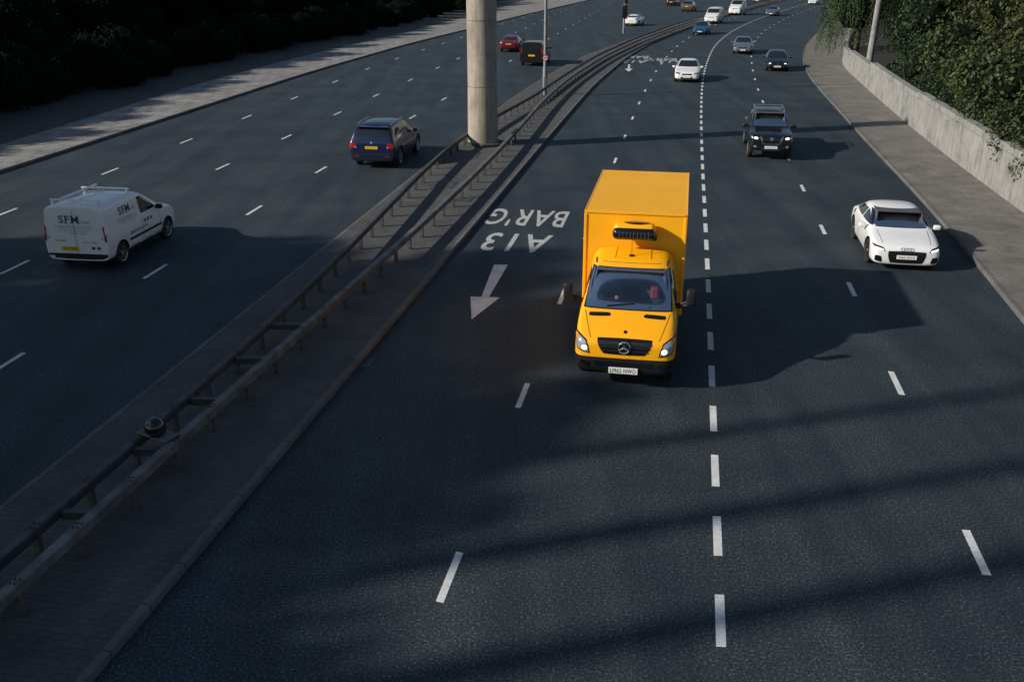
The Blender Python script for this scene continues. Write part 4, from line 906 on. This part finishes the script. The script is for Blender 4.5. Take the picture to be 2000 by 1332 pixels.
for s in(-1,1):
    bm=bmesh.new();bx(bm,min(s*1.035,s*1.068),max(s*1.035,s*1.068),fy(6.39),fy(2.15),3.04,3.097,.012);fb('roof_edge',bm,'yellow',t)
    bm=bmesh.new();bx(bm,min(s*1.02,s*1.068),max(s*1.02,s*1.068),fy(6.39),fy(2.15),.88,.98,.01);fb('skirt_rail',bm,'yellow',t)
    bm=bmesh.new();bx(bm,min(s*1.0,s*1.068),max(s*1.0,s*1.068),fy(2.19),fy(2.14),.99,3.03,.015);fb('corner_trim',bm,'yellow',t)
bm=bmesh.new();bx(bm,-1.03,1.03,fy(2.19),fy(2.14),3.04,3.096,.012);fb('front_roof_trim',bm,'yellow',t)
bm=bmesh.new();bx(bm,-.90,.90,fy(6.42),fy(6.385),1.0,3.0,.01);fb('rear_shutter',bm,'yellowb',t)
bm=bmesh.new();bx(bm,-.42,.42,fy(6.3),fy(2.0),.48,.88,.02);fb('chassis',bm,'plastic',t)
bm=bmesh.new();bx(bm,-.95,.95,fy(6.4),fy(6.25),.45,.6,.02);fb('rear_underrun_bar',bm,'plastic',t)
for s in(-1,1):
    bm=bmesh.new()
    for z in(.45,.68):bx(bm,min(s*.98,s*1.02),max(s*.98,s*1.02),fy(4.2),fy(2.35),z,z+.09,.008)
    for yy in(2.5,3.3,4.05):bx(bm,min(s*.94,s*.985),max(s*.94,s*.985),fy(yy+.05),fy(yy),.42,.9)
    fb('side_guard',bm,'alloyd',t)
    bm=bmesh.new();lathe(bm,[(.42,0),(.42,.5),(.40,.5),(.40,0)],(min(s*.55,s*1.04),fy(4.75),.40),axis='X',n=28)
    bmesh.ops.delete(bm,geom=[v for v in bm.verts if v.co.z<.5],context='VERTS');fb('mudguard',bm,'plastic',t,True)
fr=bmesh.new();bx(fr,-.43,.43,fy(2.13),fy(1.80),2.66,2.92,.11,5);fu=fb('refrigeration_unit',fr,'yellow',t,True,60)
bm=bmesh.new();bx(bm,-.44,.44,fy(1.98),fy(1.70),2.60,2.845,.10,5);fb('unit_grille',bm,'gloss',fu,True,60)
for k in range(9):
    bm=bmesh.new();bx(bm,-.30+k*.074,-.292+k*.074,fy(1.71),fy(1.694),2.66,2.79);fb('grille_bar',bm,'alloy',fu)
bm=bmesh.new();R=lathe(bm,[(.27,0),(.27,.012),(.24,.018),(.001,.02)],axis='Z',n=28);o=fb('fan_cover',bm,'gloss',fu,True);o.location=(-.05,fy(1.97),2.915);o.scale=(1,.42,1)
bm=bmesh.new();cyl(bm,(-.38,fy(2.1),2.66),(-.38,fy(2.1),2.52),.03,n=8);bx(bm,-.46,-.34,fy(2.15),fy(2.05),2.53,2.62,.01);fb('unit_pipe',bm,'plastic',fu)
person('person in dark clothes driving the yellow box truck',seatM(t,.42,fy(1.68),1.17),'shirt')
bm=bmesh.new();bx(bm,-.09,.09,-.12,.12,0,.24,.05,3);o=fb('passenger_bag',bm,'pink');o.location=t.matrix_basis@Vector((-.50,fy(1.55),1.46));o.rotation_euler=(0,0,rz);tag(o,'pink bag on the passenger side of the yellow truck cab','bag')
bm=bmesh.new();bx(bm,-.13,.13,-.09,.09,0,.01,.002,1);o=fb('paper_sheet',bm,'paper');o.location=t.matrix_basis@Vector((.0,fy(1.05),1.42));o.rotation_euler=(.3,0,rz);tag(o,'white paper lying on the yellow truck dashboard','paper')
# ------------------------------------------------ light, world, camera
sun=bpy.data.lights.new('sun','SUN');sun.energy=5.0;sun.angle=math.radians(.9);sun.color=(1,.93,.83)
so=bpy.data.objects.new('sun',sun);C.objects.link(so)
tosun=Vector((-SD.x*math.cos(EL),-SD.y*math.cos(EL),math.sin(EL)));so.rotation_euler=(-tosun).to_track_quat('-Z','Y').to_euler()
w=bpy.data.worlds.new('World');SC.world=w;w.use_nodes=True;nt=w.node_tree;sk=nt.nodes.new('ShaderNodeTexSky');sk.sky_type='NISHITA';sk.sun_disc=False
sk.ozone_density=3.0;sk.air_density=1.2
sk.sun_elevation=EL;sk.sun_rotation=math.atan2(tosun.x,tosun.y)%(2*math.pi);nt.links.new(sk.outputs[0],nt.nodes['Background'].inputs['Color']);nt.nodes['Background'].inputs['Strength'].default_value=.075
cam=bpy.data.cameras.new('camera');co=bpy.data.objects.new('camera',cam);C.objects.link(co);co.location=(0,0,H);co.rotation_euler=(math.pi/2-PH,0,0)
cam.sensor_width=36;cam.sensor_fit='HORIZONTAL';cam.lens=36*F/2000;cam.clip_end=3000;cam.clip_start=.1;SC.camera=co
SC.view_settings.view_transform='Standard';SC.view_settings.look='None';SC.view_settings.exposure=0
